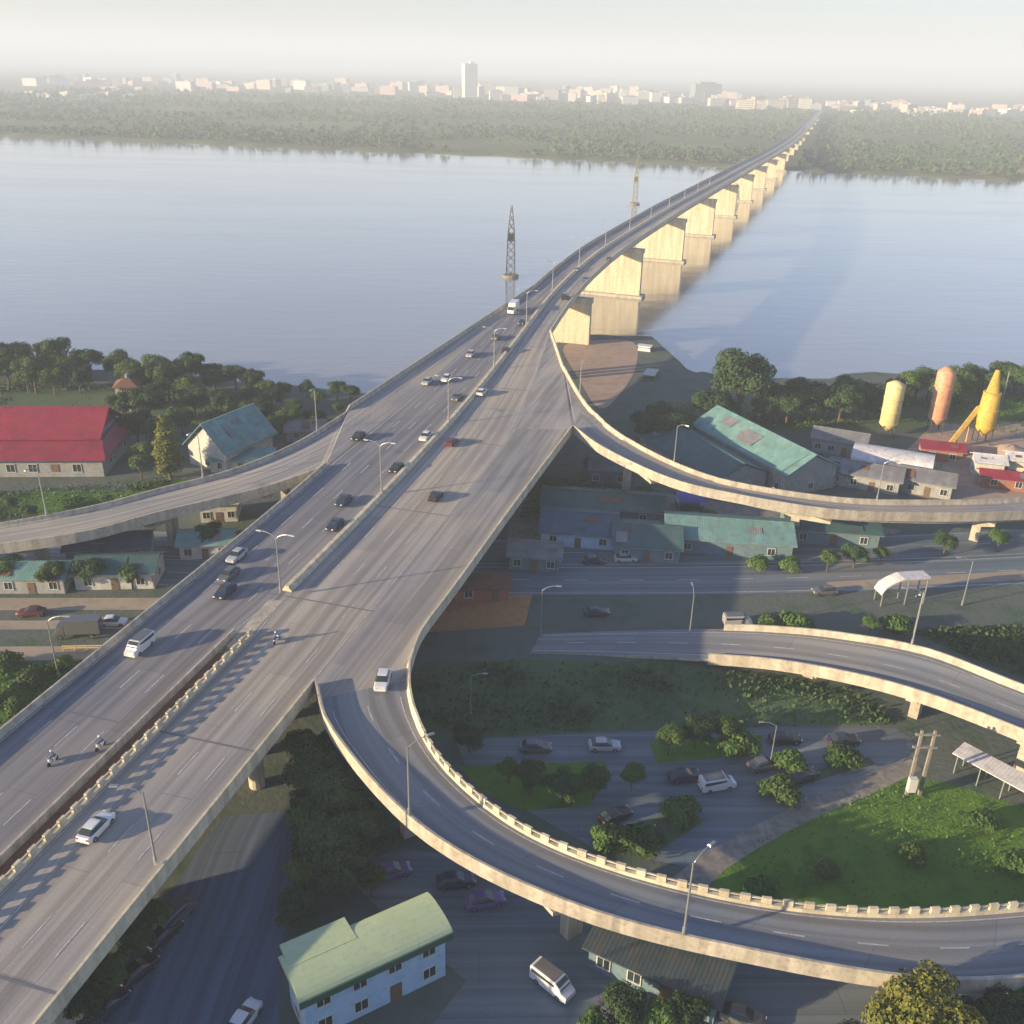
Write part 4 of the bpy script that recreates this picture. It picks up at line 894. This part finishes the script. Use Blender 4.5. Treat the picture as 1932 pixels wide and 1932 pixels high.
# violet tarpaulin stall
p = at(1300, 958); t = thing('market_stall', 'stall with a violet blue tarpaulin below the curved ramp', 'stall', (p.x, p.y, 0), .1)
m = MB(); n = 10
for i in range(n):
    a0, a1 = math.pi * i / n, math.pi * (i + 1) / n
    m.quad((-2.9, 2.4 * math.cos(a0), 2.2 + 1.1 * math.sin(a0)), (2.9, 2.4 * math.cos(a0), 2.2 + 1.1 * math.sin(a0)), (2.9, 2.4 * math.cos(a1), 2.2 + 1.1 * math.sin(a1)), (-2.9, 2.4 * math.cos(a1), 2.2 + 1.1 * math.sin(a1)))
m.build('tarpaulin', 'tarpaulin_violet', t, world_space=False)
m = MB(); m.box(0, 0, 0, 5, 3.4, 1.1); m.build('counter', 'paint_navy', t, world_space=False)
for x in (-2.7, 2.7):
    for y in (-2.2, 2.2): m = MB(); m.tube([(x, y, -.1), (x, y, 2.3)], .06, 6); m.build('post', 'galvanised', t, world_space=False)
# ------------------------------------------------------------------ concrete works: silos
def silo(label, p, r, h, mat, cone, ladder=True, taper=1.0):
    t = thing('cement_silo', label, 'silo', (p.x, p.y, 0))
    m = MB(); m.lathe([(.4, h * .1), (r, h * .22), (r * (1 + taper) / 2, h * .7), (r * taper, h * (1 - cone)), (r * taper * .35, h)], n=20); m.build('tank', mat, t, smooth=True, world_space=False)
    for k in range(4):
        a = k * math.pi / 2 + .7; l = MB(); l.tube([(r * .92 * math.cos(a), r * .92 * math.sin(a), -.2), (r * .92 * math.cos(a), r * .92 * math.sin(a), h * .24)], .16, 6); l.build('leg', 'steel_dark', t, world_space=False)
    for z in (.24, .46, .69):
        q = r * (1 + (taper - 1) * max(0, (z - .34) / .72)) * 1.05; b = MB(); b.lathe([(q, h * z), (q, h * z + .25), (q * .9, h * z + .25)], n=20); b.build('ring', mat, t, world_space=False)
    l = MB(); l.box(r + .25, 0, h * .2, .06, .5, h * .78); l.build('ladder', 'galvanised', t, world_space=False)
    return t
silo('tall cream yellow silo, leftmost of the three at the river', at(1672, 822), 2.2, 14.2, 'silo_cream', .06)
silo('tall orange silo between the cream one and the amber one', at(1762, 815), 2.2, 17, 'silo_orange', .08)
silo('amber yellow silo that narrows to a pointed top, rightmost of the three', at(1850, 835), 2.5, 18.5, 'silo_amber', .3, taper=.62)
p0, p1 = at(1790, 845), at(1840, 830)
t = thing('conveyor', 'amber sloping conveyor leaning against the pointed silo', 'conveyor', (p0.x, p0.y, 0))
m = MB(); m.tube([(p0.x, p0.y, .8), (p1.x - 1, p1.y, 8.5)], .7, 4); m.build('belt', 'silo_amber', t)
for f in (.3, .75):
    q = Vector((p0.x, p0.y, .8)).lerp(Vector((p1.x - 1, p1.y, 8.5)), f); m = MB(); m.tube([(q.x, q.y, -.1), (q.x, q.y, q.z - .4)], .15, 6); m.build('support', 'silo_amber', t)
for (px, py, r, h, lb) in [(1815, 868, 5, 2.6, 'pinkish sand heap in front of the orange silo'), (1770, 890, 4, 2, 'low sand heap beside the brick hut'), (1905, 862, 6, 3, 'sand heap right of the pointed silo')]:
    p = at(px, py); m = MB(); rr = random.Random(px); n = 22; m.lathe([(r, -.1), (r * .75, h * .35), (r * .42, h * .78), (r * .1, h)], n=n)
    m.v = [(x + p.x + rr.uniform(-.25, .25), y + p.y + rr.uniform(-.25, .25), z + (rr.uniform(-.1, .1) if z > 0 else 0)) for x, y, z in m.v]
    tag(m.build('sand_heap', 'sand', smooth=True), lb, 'sand heap')
# ------------------------------------------------------------------ two lattice masts in the river, boats at the sand bank
def mast(label, p, h, mat, w=1.9):
    t = thing('river_mast', label, 'mast', (p.x, p.y, -1.6))
    m = MB()
    for sx, sy in ((-1, -1), (1, -1), (1, 1), (-1, 1)): m.tube([(sx * w, sy * w, 0), (sx * w * .75, sy * w * .75, h * .6), (sx * .25, sy * .25, h * .97)], [.26, .22, .12], 5)
    n = 9
    for k in range(n):
        def c(z, sx, sy):
            f = w * (1 - .25 * z / .6) if z < .6 else w * .75 - (w * .75 - .25) * (z - .6) / .37
            return (sx * f, sy * f, h * z)
        z0, z1 = .95 * k / n, .95 * (k + 1) / n
        for (a, b) in (((-1, -1), (1, -1)), ((1, -1), (1, 1)), ((1, 1), (-1, 1)), ((-1, 1), (-1, -1))):
            m.tube([c(z0, *a), c(z1, *b)], .11, 4); m.tube([c(z0, *b), c(z1, *a)], .11, 4)
    m.build('lattice', mat, t, world_space=False)
    d = MB(); d.box(0, 0, h * .5, 3.6, 3.6, .3); d.box(0, 0, h * .5 + .3, 2.4, 2.2, 2.6); d.build('platform', mat, t, world_space=False)
    f = MB(); f.lathe([(3.6, -3), (3.6, .9), (3.2, 1.1)], n=14); f.build('footing', 'concrete_dark', t, world_space=False)
mast('dark lattice mast standing in the river, the nearer of the two', at(963, 520, -1), 31, 'steel_dark')
mast('khaki lattice mast in the river close to the bridge, the farther of the two', at(1197, 384, -1), 30, 'steel_khaki', 1.6)
def boat(name, label, p, rz, l, w, hull, cab):
    t = thing(name, label, 'boat', (p.x, p.y, -1.75), rz); m = MB(); n = 12; vs = []
    for i in range(n + 1):
        s = i / n; k = math.sin(math.pi * min(1, .12 + s * .95)) ** .6 if s > .6 else (1 if s > .1 else .85); lift = .5 * max(0, s - .7) / .3
        vs += [(l * (s - .5), -w / 2 * k, 1.3 + lift), (l * (s - .5), -w * .36 * k, 0), (l * (s - .5), w * .36 * k, 0), (l * (s - .5), w / 2 * k, 1.3 + lift)]
    fs = [(i * 4 + j, i * 4 + 4 + j, i * 4 + 5 + j, i * 4 + 1 + j) for i in range(n) for j in range(3)] + [(i * 4, i * 4 + 3, i * 4 + 7, i * 4 + 4) for i in range(n)] + [(0, 1, 2, 3), (n * 4 + 3, n * 4 + 2, n * 4 + 1, n * 4)]
    m.add(vs, fs); m.build('hull', hull, t, world_space=False)
    c = MB(); c.box(-l * .2, 0, 1.32, l * .32, w * .7, 2.0, 0, 0, .92); c.build('cabin', cab, t, world_space=False)
    g = MB(); g.box(-l * .2, 0, 2.3, l * .325, w * .66, .6); g.build('window', 'window_glass', t, world_space=False)
    r = MB(); r.box(-l * .2, 0, 3.33, l * .36, w * .78, .14); r.build('roof', cab, t, world_space=False)
boat('river_boat', 'white boat moored off the sand bank beneath the bridge', at(1168, 672, -1) + Vector((11, 3, 0)), R(-20), 13, 3.6, 'paint_white', 'paint_white')
boat('barge', 'dark barge tied up at the edge of the sand bank', at(1178, 722, -1) + Vector((9, 6, 0)), R(72), 20, 4.6, 'steel_dark', 'paint_grey')

# ------------------------------------------------------------------ lamp posts
def lamp_proto(name, double):
    t = thing(name, None, 'street lamp')
    m = MB(); m.tube([(0, 0, 0), (0, 0, .9), (0, 0, .95), (0, 0, 9.0)], [.2, .2, .13, .075], 10); m.build('pole', 'galvanised', t, world_space=False)
    for s in ((1, -1) if double else (1,)):
        a = MB(); pts = [(0, 0, 8.4)] + [(s * 2.3 * (1 - math.cos(k * .26)), 0, 8.4 + 1.25 * math.sin(k * .26)) for k in range(1, 7)]
        a.tube(pts, .055, 6); a.build('arm', 'galvanised', t, world_space=False)
        e = pts[-1]; h = MB(); h.box(e[0] + s * .35, 0, e[2] - .06, .95, .34, .16, 0, 0, .8); hd = h.build('lamp_head', 'galvanised', t, world_space=False)
        g = MB(); g.box(e[0] + s * .4, 0, e[2] - .1, .6, .24, .04); g.build('lens', 'lamp_glass', hd, world_space=False)
    return t
LS, LD = lamp_proto('street_lamp', False), lamp_proto('double_street_lamp', True)
def lamp(proto, p, face, label, group, s=1.0): return dup(proto, p, face, label, group, scale=s)
def toward(p, q): return math.atan2(q.y - p.y, q.x - p.x)
p = on_deck(297, 1645); lamp(LS, p + Vector((0, 0, .98)), toward(p, core_at(CEN, p.y)), 'single arm lamp post on the right parapet of the bridge near the viewer', None)
for y in (46.5, 26): q = core_at(E_R, y) + Vector((-.15, 0, .98)); lamp(LS, q, toward(q, core_at(CEN, y)), 'single arm lamp post on the right parapet at the very bottom left', 'lamp posts at the bottom left')
y = 122.5
k = 0
while y < 620:
    q = core_at(CEN, y) + Vector((0, 0, .94)); lamp(LD, q, heading(y) + math.pi / 2, 'two armed lamp post where the median barrier starts' if k == 0 else 'two armed lamp post on the median barrier of the bridge', None if k == 0 else 'lamp posts along the median')
    y += 36; k += 1
for (px, py, hz_, lb) in [(787, 1540, 8.3, 'single arm lamp post on the outer parapet of the loop ramp where the bend begins'), (1300, 1756, 6.7, 'single arm lamp post on the outer parapet in the middle of the loop ramp'), (1926, 1838, 5.6, 'single arm lamp post at the right frame edge of the loop ramp')]:
    p = at(px, py, hz_ + .6); j = min(range(len(r1o)), key=lambda k: (r1o[k] - p).length); q = r1o[j] + inward(r1o, r1i)[j] * .12 + Vector((0, 0, .98)); lamp(LS, q, toward(q, r1i[j]), lb, None)
for j, lb in ((8, 'lamp post on the slip ramp close to the bridge'), (26, 'lamp post on the slip ramp above the sunlit pier'), (43, 'lamp post on the slip ramp in front of the red hall')):
    q = l1o[j] + Vector((0, .15, 0)) * -1 + Vector((0, 0, .98)); lamp(LS, q, toward(q, l1i[j]), lb, None)
for j, lb in ((8, 'lamp post on the curved ramp near its fork with the bridge'), (24, 'lamp post on the curved ramp in front of the teal warehouse'), (40, 'lamp post on the curved ramp before the grey sheds')):
    q = r2o[j] + Vector((0, 0, .98)) + (r2i[j] - r2o[j]).normalized() * .12; lamp(LS, q, toward(q, r2i[j]), lb, None, .85)
j = min(range(len(r3o)), key=lambda k: (r3o[k] - at(1720, 1225, 6)).length)
q = r3o[j] + (r3i[j] - r3o[j]).normalized() * .12 + Vector((0, 0, .98)); lamp(LS, q, toward(q, r3i[j]), 'lamp post on the far parapet of the rising ramp', None)
for (px, py, f, lb, s) in [(1718, 1222, math.pi, 'tall ground lamp post with a pale curved arm beside the rising ramp', 1.12), (1815, 1142, math.pi, 'lamp post on the kerb of the shaded road at the right', .95), (1452, 1448, math.pi, 'lamp post in the car park with its arm to the left', .75), (888, 1352, 0, 'thin lamp post on the dark lawn close to the deck', .75),
        (112, 1280, 0, 'lamp post beside the dyke road left of the bridge', 1.1), (1020, 1200, 0, 'lamp post on the near kerb of the shaded road', .95), (1300, 1205, math.pi / 2, 'lamp post on the near kerb at the foot of the rising ramp', .9)]:
    p = at(px, py, .03); lamp(LS, p, f, lb, None, s)
drop(LS); drop(LD)
# utility pole with transformer box
p = at(1722, 1500); t = thing('utility_pole', 'concrete utility pole with a pale box at its foot beside the car park', 'utility pole', (p.x, p.y, 0))
m = MB(); m.box(-.8, 0, -.2, .4, .4, 10.2, 0, 0, .7); m.box(.8, 0, -.2, .4, .4, 10.2, 0, 0, .7); m.build('pole', 'concrete_dark', t, world_space=False)
for z in (7.4, 9.3): m = MB(); m.box(0, 0, z, 3.0, .3, .25); m.build('crossarm', 'concrete_dark', t, world_space=False)
m = MB(); m.box(-.8, -.75, 1.3, 1.0, .7, 2.0); m.build('transformer_box', 'frame_white', t, world_space=False)
# yellow guard rails beside the dyke road
for (x0, y0, x1, y1, lb) in [(130, 1252, 255, 1247, 'yellow guard rail beside the dyke road, the nearer one'), (120, 1228, 230, 1226, 'yellow guard rail beside the dyke road, the farther one')]:
    a, b = at(x0, y0), at(x1, y1); t = thing('guard_rail', lb, 'guard rail', (a.x, a.y, 0)); m = MB()
    for z in (.5, .85): m.tube([(a.x, a.y, z), (b.x, b.y, z)], .09, 6)
    m.build('rail', 'lane_paint_yellow', t)
    for k in range(6): q = a.lerp(b, k / 5); m = MB(); m.tube([(q.x, q.y, -.1), (q.x, q.y, .95)], .07, 6); m.build('post', 'lane_paint_yellow', t)

# ------------------------------------------------------------------ vehicles
def loft(m, sections, mi=0, closed_ends=True):
    """sections: list of equal-length point loops"""
    k = len(sections[0]); o = len(m.v); m.v += [p for s in sections for p in s]
    for i in range(len(sections) - 1):
        for j in range(k): m.f.append((o + i * k + j, o + i * k + (j + 1) % k, o + (i + 1) * k + (j + 1) % k, o + (i + 1) * k + j)); m.mi.append(mi)
    m.f.append(tuple(o + j for j in range(k))[::-1]); m.mi.append(mi); e = o + (len(sections) - 1) * k; m.f.append(tuple(e + j for j in range(k))); m.mi.append(mi)
def ring(x, w0, z0, w1, z1):                                        # cross-section at x, rounded towards the top
    return [(x, -w0, z0), (x, -w0 * 1.02, (z0 + z1) * .5), (x, -w1, z1 - .06), (x, -w1 * .9, z1), (x, w1 * .9, z1), (x, w1, z1 - .06), (x, w0 * 1.02, (z0 + z1) * .5), (x, w0, z0)]
def wheel(t, x, y, r=.32):
    m = MB(); m.tube([(x, y - .11, r), (x, y + .11, r)], r, 14); w = m.build('wheel', 'rubber', t, world_space=False)
    h = MB(); h.tube([(x, y - .12, r), (x, y + .12, r)], r * .55, 10); h.build('rim', 'chrome', w, world_space=False)
def car_proto(kind='car'):
    t = thing('parked_car' if 0 else kind, None, 'car'); L2 = 2.15
    m = MB(); suv = kind == 'van'
    if suv:
        loft(m, [ring(-2.3, .8, .35, .74, 1.5), ring(-2.25, .86, .3, .8, 1.85), ring(.9, .88, .28, .82, 1.95), ring(1.5, .88, .28, .8, 1.5), ring(1.75, .87, .28, .84, 1.12), ring(2.3, .8, .32, .76, .92)])
    else:
        loft(m, [ring(-2.15, .76, .36, .72, .8), ring(-2.05, .83, .28, .78, .96), ring(-1.5, .86, .25, .82, .98), ring(1.0, .87, .25, .82, .94), ring(1.75, .84, .25, .78, .84), ring(2.12, .72, .32, .68, .68)])
    m.build('body', 'paint_white', t, smooth=False, world_space=False)
    c = MB()
    if suv:
        c.box(-.6, 0, 1.25, 2.9, 1.735, .42); c.prism([(.98, -.72, 1.9), (.98, .72, 1.9), (1.6, .74, 1.3), (1.6, -.74, 1.3)], (0, 0, 0), (.05, 0, .03)); c.build('window', 'window_glass', t, world_space=False)
        r = MB(); r.box(-.6, 0, 1.95, 2.7, 1.4, .05); r.build('roof_rack', 'paint_grey', t, world_space=False)
    else:
        loft(c, [ring(-1.75, .74, .92, .7, .98), ring(-1.15, .78, .92, .62, 1.40), ring(.1, .79, .92, .63, 1.44), ring(.95, .78, .9, .72, .98)]); c.build('window', 'window_glass', t, world_space=False)
        r = MB(); loft(r, [ring(-1.2, .60, 1.38, .58, 1.44), ring(-.6, .63, 1.4, .6, 1.49), ring(0, .63, 1.4, .6, 1.49), ring(.22, .6, 1.38, .58, 1.44)]); r.build('roof', 'paint_white', t, world_space=False)
    for x in (-1.35, 1.32):
        for y in (-.79, .79): wheel(t, x, y)
    for s in (-1, 1):
        h = MB(); h.box(2.1 if not suv else 2.26, s * .55, .6, .08, .3, .14); h.build('headlight', 'lens_clear', t, world_space=False)
        h = MB(); h.box(-2.13 if not suv else -2.3, s * .58, .72, .08, .26, .16); h.build('tail_light', 'lens_red', t, world_space=False)
    return t
def truck_proto():
    t = thing('truck', None, 'truck')
    m = MB(); m.box(-.9, 0, .95, 5.2, 2.2, 2.3); m.build('cargo_box', 'paint_white', t, world_space=False)
    m = MB(); loft(m, [ring(1.85, .98, .5, .95, 2.3), ring(2.7, 1.0, .45, .96, 2.35), ring(3.3, 1.0, .45, .95, 1.5), ring(3.45, .96, .5, .9, .9)]); m.build('cab', 'paint_white', t, world_space=False)
    g = MB(); g.prism([(2.78, -.86, 2.25), (2.78, .86, 2.25), (3.3, .88, 1.45), (3.3, -.88, 1.45)], (0, 0, 0), (.05, 0, .03)); g.build('window', 'window_glass', t, world_space=False)
    f = MB(); f.box(-.2, 0, .55, 6.2, .9, .35); f.build('chassis', 'steel_dark', t, world_space=False)
    for x in (-2.2, 2.5):
        for y in (-.92, .92): wheel(t, x, y, .44)
    return t
def bike_proto():
    t = thing('motorbike', None, 'motorbike')
    for x in (-.62, .62):
        m = MB(); m.tube([(x, -.06, .28), (x, .06, .28)], .28, 14); m.build('wheel', 'rubber', t, world_space=False)
    m = MB(); loft(m, [[(-.75, -.09, .62), (-.75, .09, .62), (-.75, .07, .75), (-.75, -.07, .75)], [(-.3, -.17, .3), (-.3, .17, .3), (-.3, .14, .74), (-.3, -.14, .74)], [(.15, -.15, .25), (.15, .15, .25), (.15, .1, .42), (.15, -.1, .42)], [(.42, -.2, .35), (.42, .2, .35), (.42, .12, .9), (.42, -.12, .9)], [(.56, -.1, .5), (.56, .1, .5), (.56, .08, .95), (.56, -.08, .95)]]); m.build('body', 'paint_white', t, world_space=False)
    m = MB(); m.box(-.3, 0, .74, .7, .26, .1); m.build('seat', 'cloth_dark', t, world_space=False)
    m = MB(); m.tube([(.3, -.33, 1.0), (.46, 0, .98), (.3, .33, 1.0)], .025, 6); m.tube([(.46, 0, .96), (.62, 0, .3)], .035, 6); m.build('handlebar', 'steel_dark', t, world_space=False)
    return t
def rider_proto():
    """one continuous seated figure grown round a skeleton"""
    J = {'hip': (-.28, 0, .93), 'waist': (-.25, 0, 1.1), 'chest': (-.16, 0, 1.35), 'neck': (-.12, 0, 1.5), 'head': (-.08, 0, 1.64), 'crown': (-.07, 0, 1.74)}
    ed = [('hip', 'waist'), ('waist', 'chest'), ('chest', 'neck'), ('neck', 'head'), ('head', 'crown')]; rad = {'hip': .15, 'waist': .13, 'chest': .15, 'neck': .06, 'head': .1, 'crown': .085}
    for s, k in ((-1, 'r'), (1, 'l')):
        for nme, p, r in (('sh', (-.14, s * .18, 1.43), .07), ('el', (.02, s * .27, 1.2), .05), ('wr', (.24, s * .31, 1.05), .036), ('hand', (.3, s * .31, 1.03), .04), ('kn', (.16, s * .15, .84), .08), ('an', (.12, s * .16, .42), .05), ('toe', (.28, s * .16, .36), .045)): J[nme + k] = p; rad[nme + k] = r
        ed += [('chest', 'sh' + k), ('sh' + k, 'el' + k), ('el' + k, 'wr' + k), ('wr' + k, 'hand' + k), ('hip', 'kn' + k), ('kn' + k, 'an' + k), ('an' + k, 'toe' + k)]
    ks = list(J); me = bpy.data.meshes.new('person'); me.from_pydata([J[k] for k in ks], [(ks.index(a), ks.index(b)) for a, b in ed], []); me.materials.append(M['cloth_blue'])
    o = bpy.data.objects.new('person', me); COL.objects.link(o); md = o.modifiers.new('skin', 'SKIN')
    for i, k in enumerate(ks): me.skin_vertices[0].data[i].radius = (rad[k], rad[k]); me.skin_vertices[0].data[i].use_root = (k == 'hip')
    o.modifiers.new('smooth', 'SUBSURF').levels = 1; o.modifiers[-1].render_levels = 1
    h = MB(); h.lathe([(.13, 1.6), (.135, 1.68), (.11, 1.77), (.05, 1.81)], -.075, 0, 12); h.build('helmet', 'paint_white', o, smooth=True, world_space=False)
    return o
CAR, VAN, TRK, BIKE, RID = car_proto(), car_proto('van'), truck_proto(), bike_proto(), rider_proto()
def vehicle(proto, p, rz, colour, label, group=None, cat=None):
    k = {'body': 'paint_' + colour, 'roof': 'paint_' + colour, 'cab': 'paint_' + colour, 'cargo_box': 'paint_' + colour}
    return dup(proto, p, rz, label, group, recolour=k)
def drive(proto, px, py, colour, label, away, group=None):
    p = on_deck(px, py); p.z += .015; return vehicle(proto, p, heading(p.y) + (0 if away else math.pi), colour, label, group)
drive(CAR, 632, 996, 'navy', 'dark navy car in the left carriageway next to the median, nearest the viewer there', False)
drive(CAR, 648, 950, 'navy', 'dark blue car one lane left of the navy car beside the median', False)
drive(CAR, 748, 888, 'black', 'black car in the left carriageway beyond the two dark blue cars', False)
drive(CAR, 822, 941, 'black', 'black car alone in the right carriageway casting a long shadow', True)
drive(CAR, 852, 838, 'maroon', 'dark red car hugging the right of the median barrier', True)
drive(CAR, 803, 828, 'white', 'white car left of the median level with the dark red car', False)
drive(CAR, 676, 828, 'black', 'black car by the left parapet where the slip ramp joins', False)
drive(CAR, 862, 754, 'grey', 'grey car left of the median beyond the white car', False)
drive(CAR, 909, 744, 'white', 'white car right of the median beyond the dark red car', True)
drive(CAR, 806, 724, 'silver', 'silver car near the left parapet behind the fork', False)
drive(CAR, 842, 718, 'white', 'small white car beside the silver car near the left parapet', False)
drive(CAR, 955, 664, 'black', 'black car right of the median just before the bridge narrows', True)
drive(TRK, 968, 590, 'white', 'white box truck near the left parapet where the river begins', False)
drive(CAR, 985, 612, 'navy', 'navy car directly behind the white box truck', False)
drive(CAR, 935, 640, 'grey', 'grey car in the left lane nearer than the navy car and truck', False)
drive(CAR, 888, 672, 'silver', 'silver car in the left lane nearer than the grey one', False)
drive(VAN, 1066, 564, 'black', 'black van where the bridge leaves the shore', True)
drive(CAR, 1105, 530, 'blue', 'blue car beyond the black van over the river', True)
drive(CAR, 1088, 512, 'silver', 'silver car left of the blue car over the river', False)
drive(CAR, 1150, 492, 'black', 'black car over the river, farthest of the cars that can be told apart', True)
drive(CAR, 447, 1054, 'silver', 'silver car by the left parapet abreast of the median lamp post', False)
drive(CAR, 432, 1090, 'grey', 'grey car by the left parapet behind the silver car', False)
drive(CAR, 425, 1122, 'navy', 'navy car by the left parapet, third in the queue before the median lamp post', False)
drive(VAN, 265, 1226, 'white', 'white van in the left carriageway close to the left parapet', False)
drive(CAR, 183, 1568, 'white', 'white car in the right carriageway beside the near balustrade', True)
p = at(722, 1290, 10.02); vehicle(CAR, p, R(-92), 'white', 'white car turning down onto the loop ramp')
for (px, py, away, lb) in [(190, 1412, False, 'beside the median gap'), (100, 1440, False, 'near the left parapet at the frame edge'), (522, 1212, True, 'on the right of the median nose')]:
    p = on_deck(px, py); p.z += .015; rz = heading(p.y) + (0 if away else math.pi); dup(BIKE, p, rz, 'pale motorbike on the deck ' + lb); r = dup(RID, p, rz, 'person in a white helmet riding the motorbike ' + lb, cat='person'); r['category'] = 'person'
# on the ground
for (proto, px, py, rz, col, lb) in [(CAR, 1125, 1160, R(4), 'navy', 'dark car driving on the shaded road below the bridge'), (CAR, 1555, 1120, R(185), 'grey', 'grey car on the far side of the shaded road'), (VAN, 1390, 1178, R(3), 'silver', 'silver van on the near side of the shaded road'),
        (VAN, 1352, 1486, R(15), 'white', 'white van parked in the middle of the car park'), (CAR, 1218, 1585, R(40), 'blue', 'blue car parked at the near edge of the car park'), (CAR, 1480, 1400, R(5), 'black', 'black car at the far right of the car park'), (CAR, 1590, 1402, R(8), 'navy', 'navy car near the utility pole'), (CAR, 1515, 1470, R(30), 'black', 'black car before the foot lane of the lawn'),
        (CAR, 1140, 1412, R(2), 'silver', 'silver car on the far left of the car park'), (CAR, 1010, 1415, R(2), 'grey', 'grey car by the bend of the loop ramp in the car park'), (CAR, 1290, 1470, R(14), 'navy', 'navy car beside the white van in the car park'), (CAR, 1440, 1448, R(20), 'grey', 'grey car right of the white van in the car park'), (CAR, 1160, 1545, R(30), 'black', 'black car beneath the trees in the car park'),
        (CAR, 860, 1668, R(10), 'navy', 'navy car parked outside the loop ramp in the courtyard'), (CAR, 915, 1705, R(15), 'violet', 'violet car parked nearest the pier of the loop ramp'), (CAR, 740, 1650, R(20), 'violet', 'violet grey car at the edge of the thicket'),
        (VAN, 1042, 1862, R(-42), 'white', 'white van parked below the loop ramp at the bottom'), (CAR, 1160, 1925, R(-35), 'violet', 'violet car behind the parked white van below the loop ramp'), (CAR, 1400, 1925, R(-20), 'grey', 'grey car on the dark yard at the bottom'),
        (CAR, 310, 1770, R(62), 'black', 'black car parked along the lane beside the bridge, farthest of three'), (CAR, 262, 1838, R(60), 'black', 'black car parked along the lane beside the bridge, middle of three'), (VAN, 335, 1735, R(62), 'grey', 'grey van parked along the lane beside the bridge'), (CAR, 460, 1930, R(70), 'white', 'white car at the bottom edge left of the green roofed house'), (CAR, 205, 1905, R(60), 'navy', 'navy car parked along the lane beside the bridge, nearest of three'),
        (CAR, 1120, 1062, R(0), 'navy', 'navy car between the blue shed and the shaded road'), (CAR, 1180, 1058, R(3), 'silver', 'silver car between the dark roofed sheds'), (TRK, 150, 1200, R(186), 'grey', 'grey truck on the dyke road left of the bridge'), (CAR, 60, 1160, R(186), 'maroon', 'dark red car on the dyke road at the left frame edge'), (CAR, 215, 1178, R(4), 'white', 'white car on the dyke road close to the bridge')]:
    p = at(px, py, .05); vehicle(proto, p, rz, col, lb)
for o in (CAR, VAN, TRK, BIKE, RID): drop(o)

# ------------------------------------------------------------------ the air: hazy river morning
hz = MB(); hz.box(0, 12700, -6.2, 51600, 26600, 246)
hzm = bpy.data.materials.new('air'); hzm.use_nodes = True
_t = hzm.node_tree; _t.nodes.clear()
_o = _t.nodes.new('ShaderNodeOutputMaterial'); _v = _t.nodes.new('ShaderNodeVolumePrincipled')
_v.inputs['Color'].default_value = (.75, .86, 1.0, 1); _v.inputs['Density'].default_value = 0.00034; _v.inputs['Anisotropy'].default_value = .0
_t.links.new(_v.outputs[0], _o.inputs['Volume']); MATS['air'] = hzm
tag(hz.build('haze', 'air'), kind='stuff')
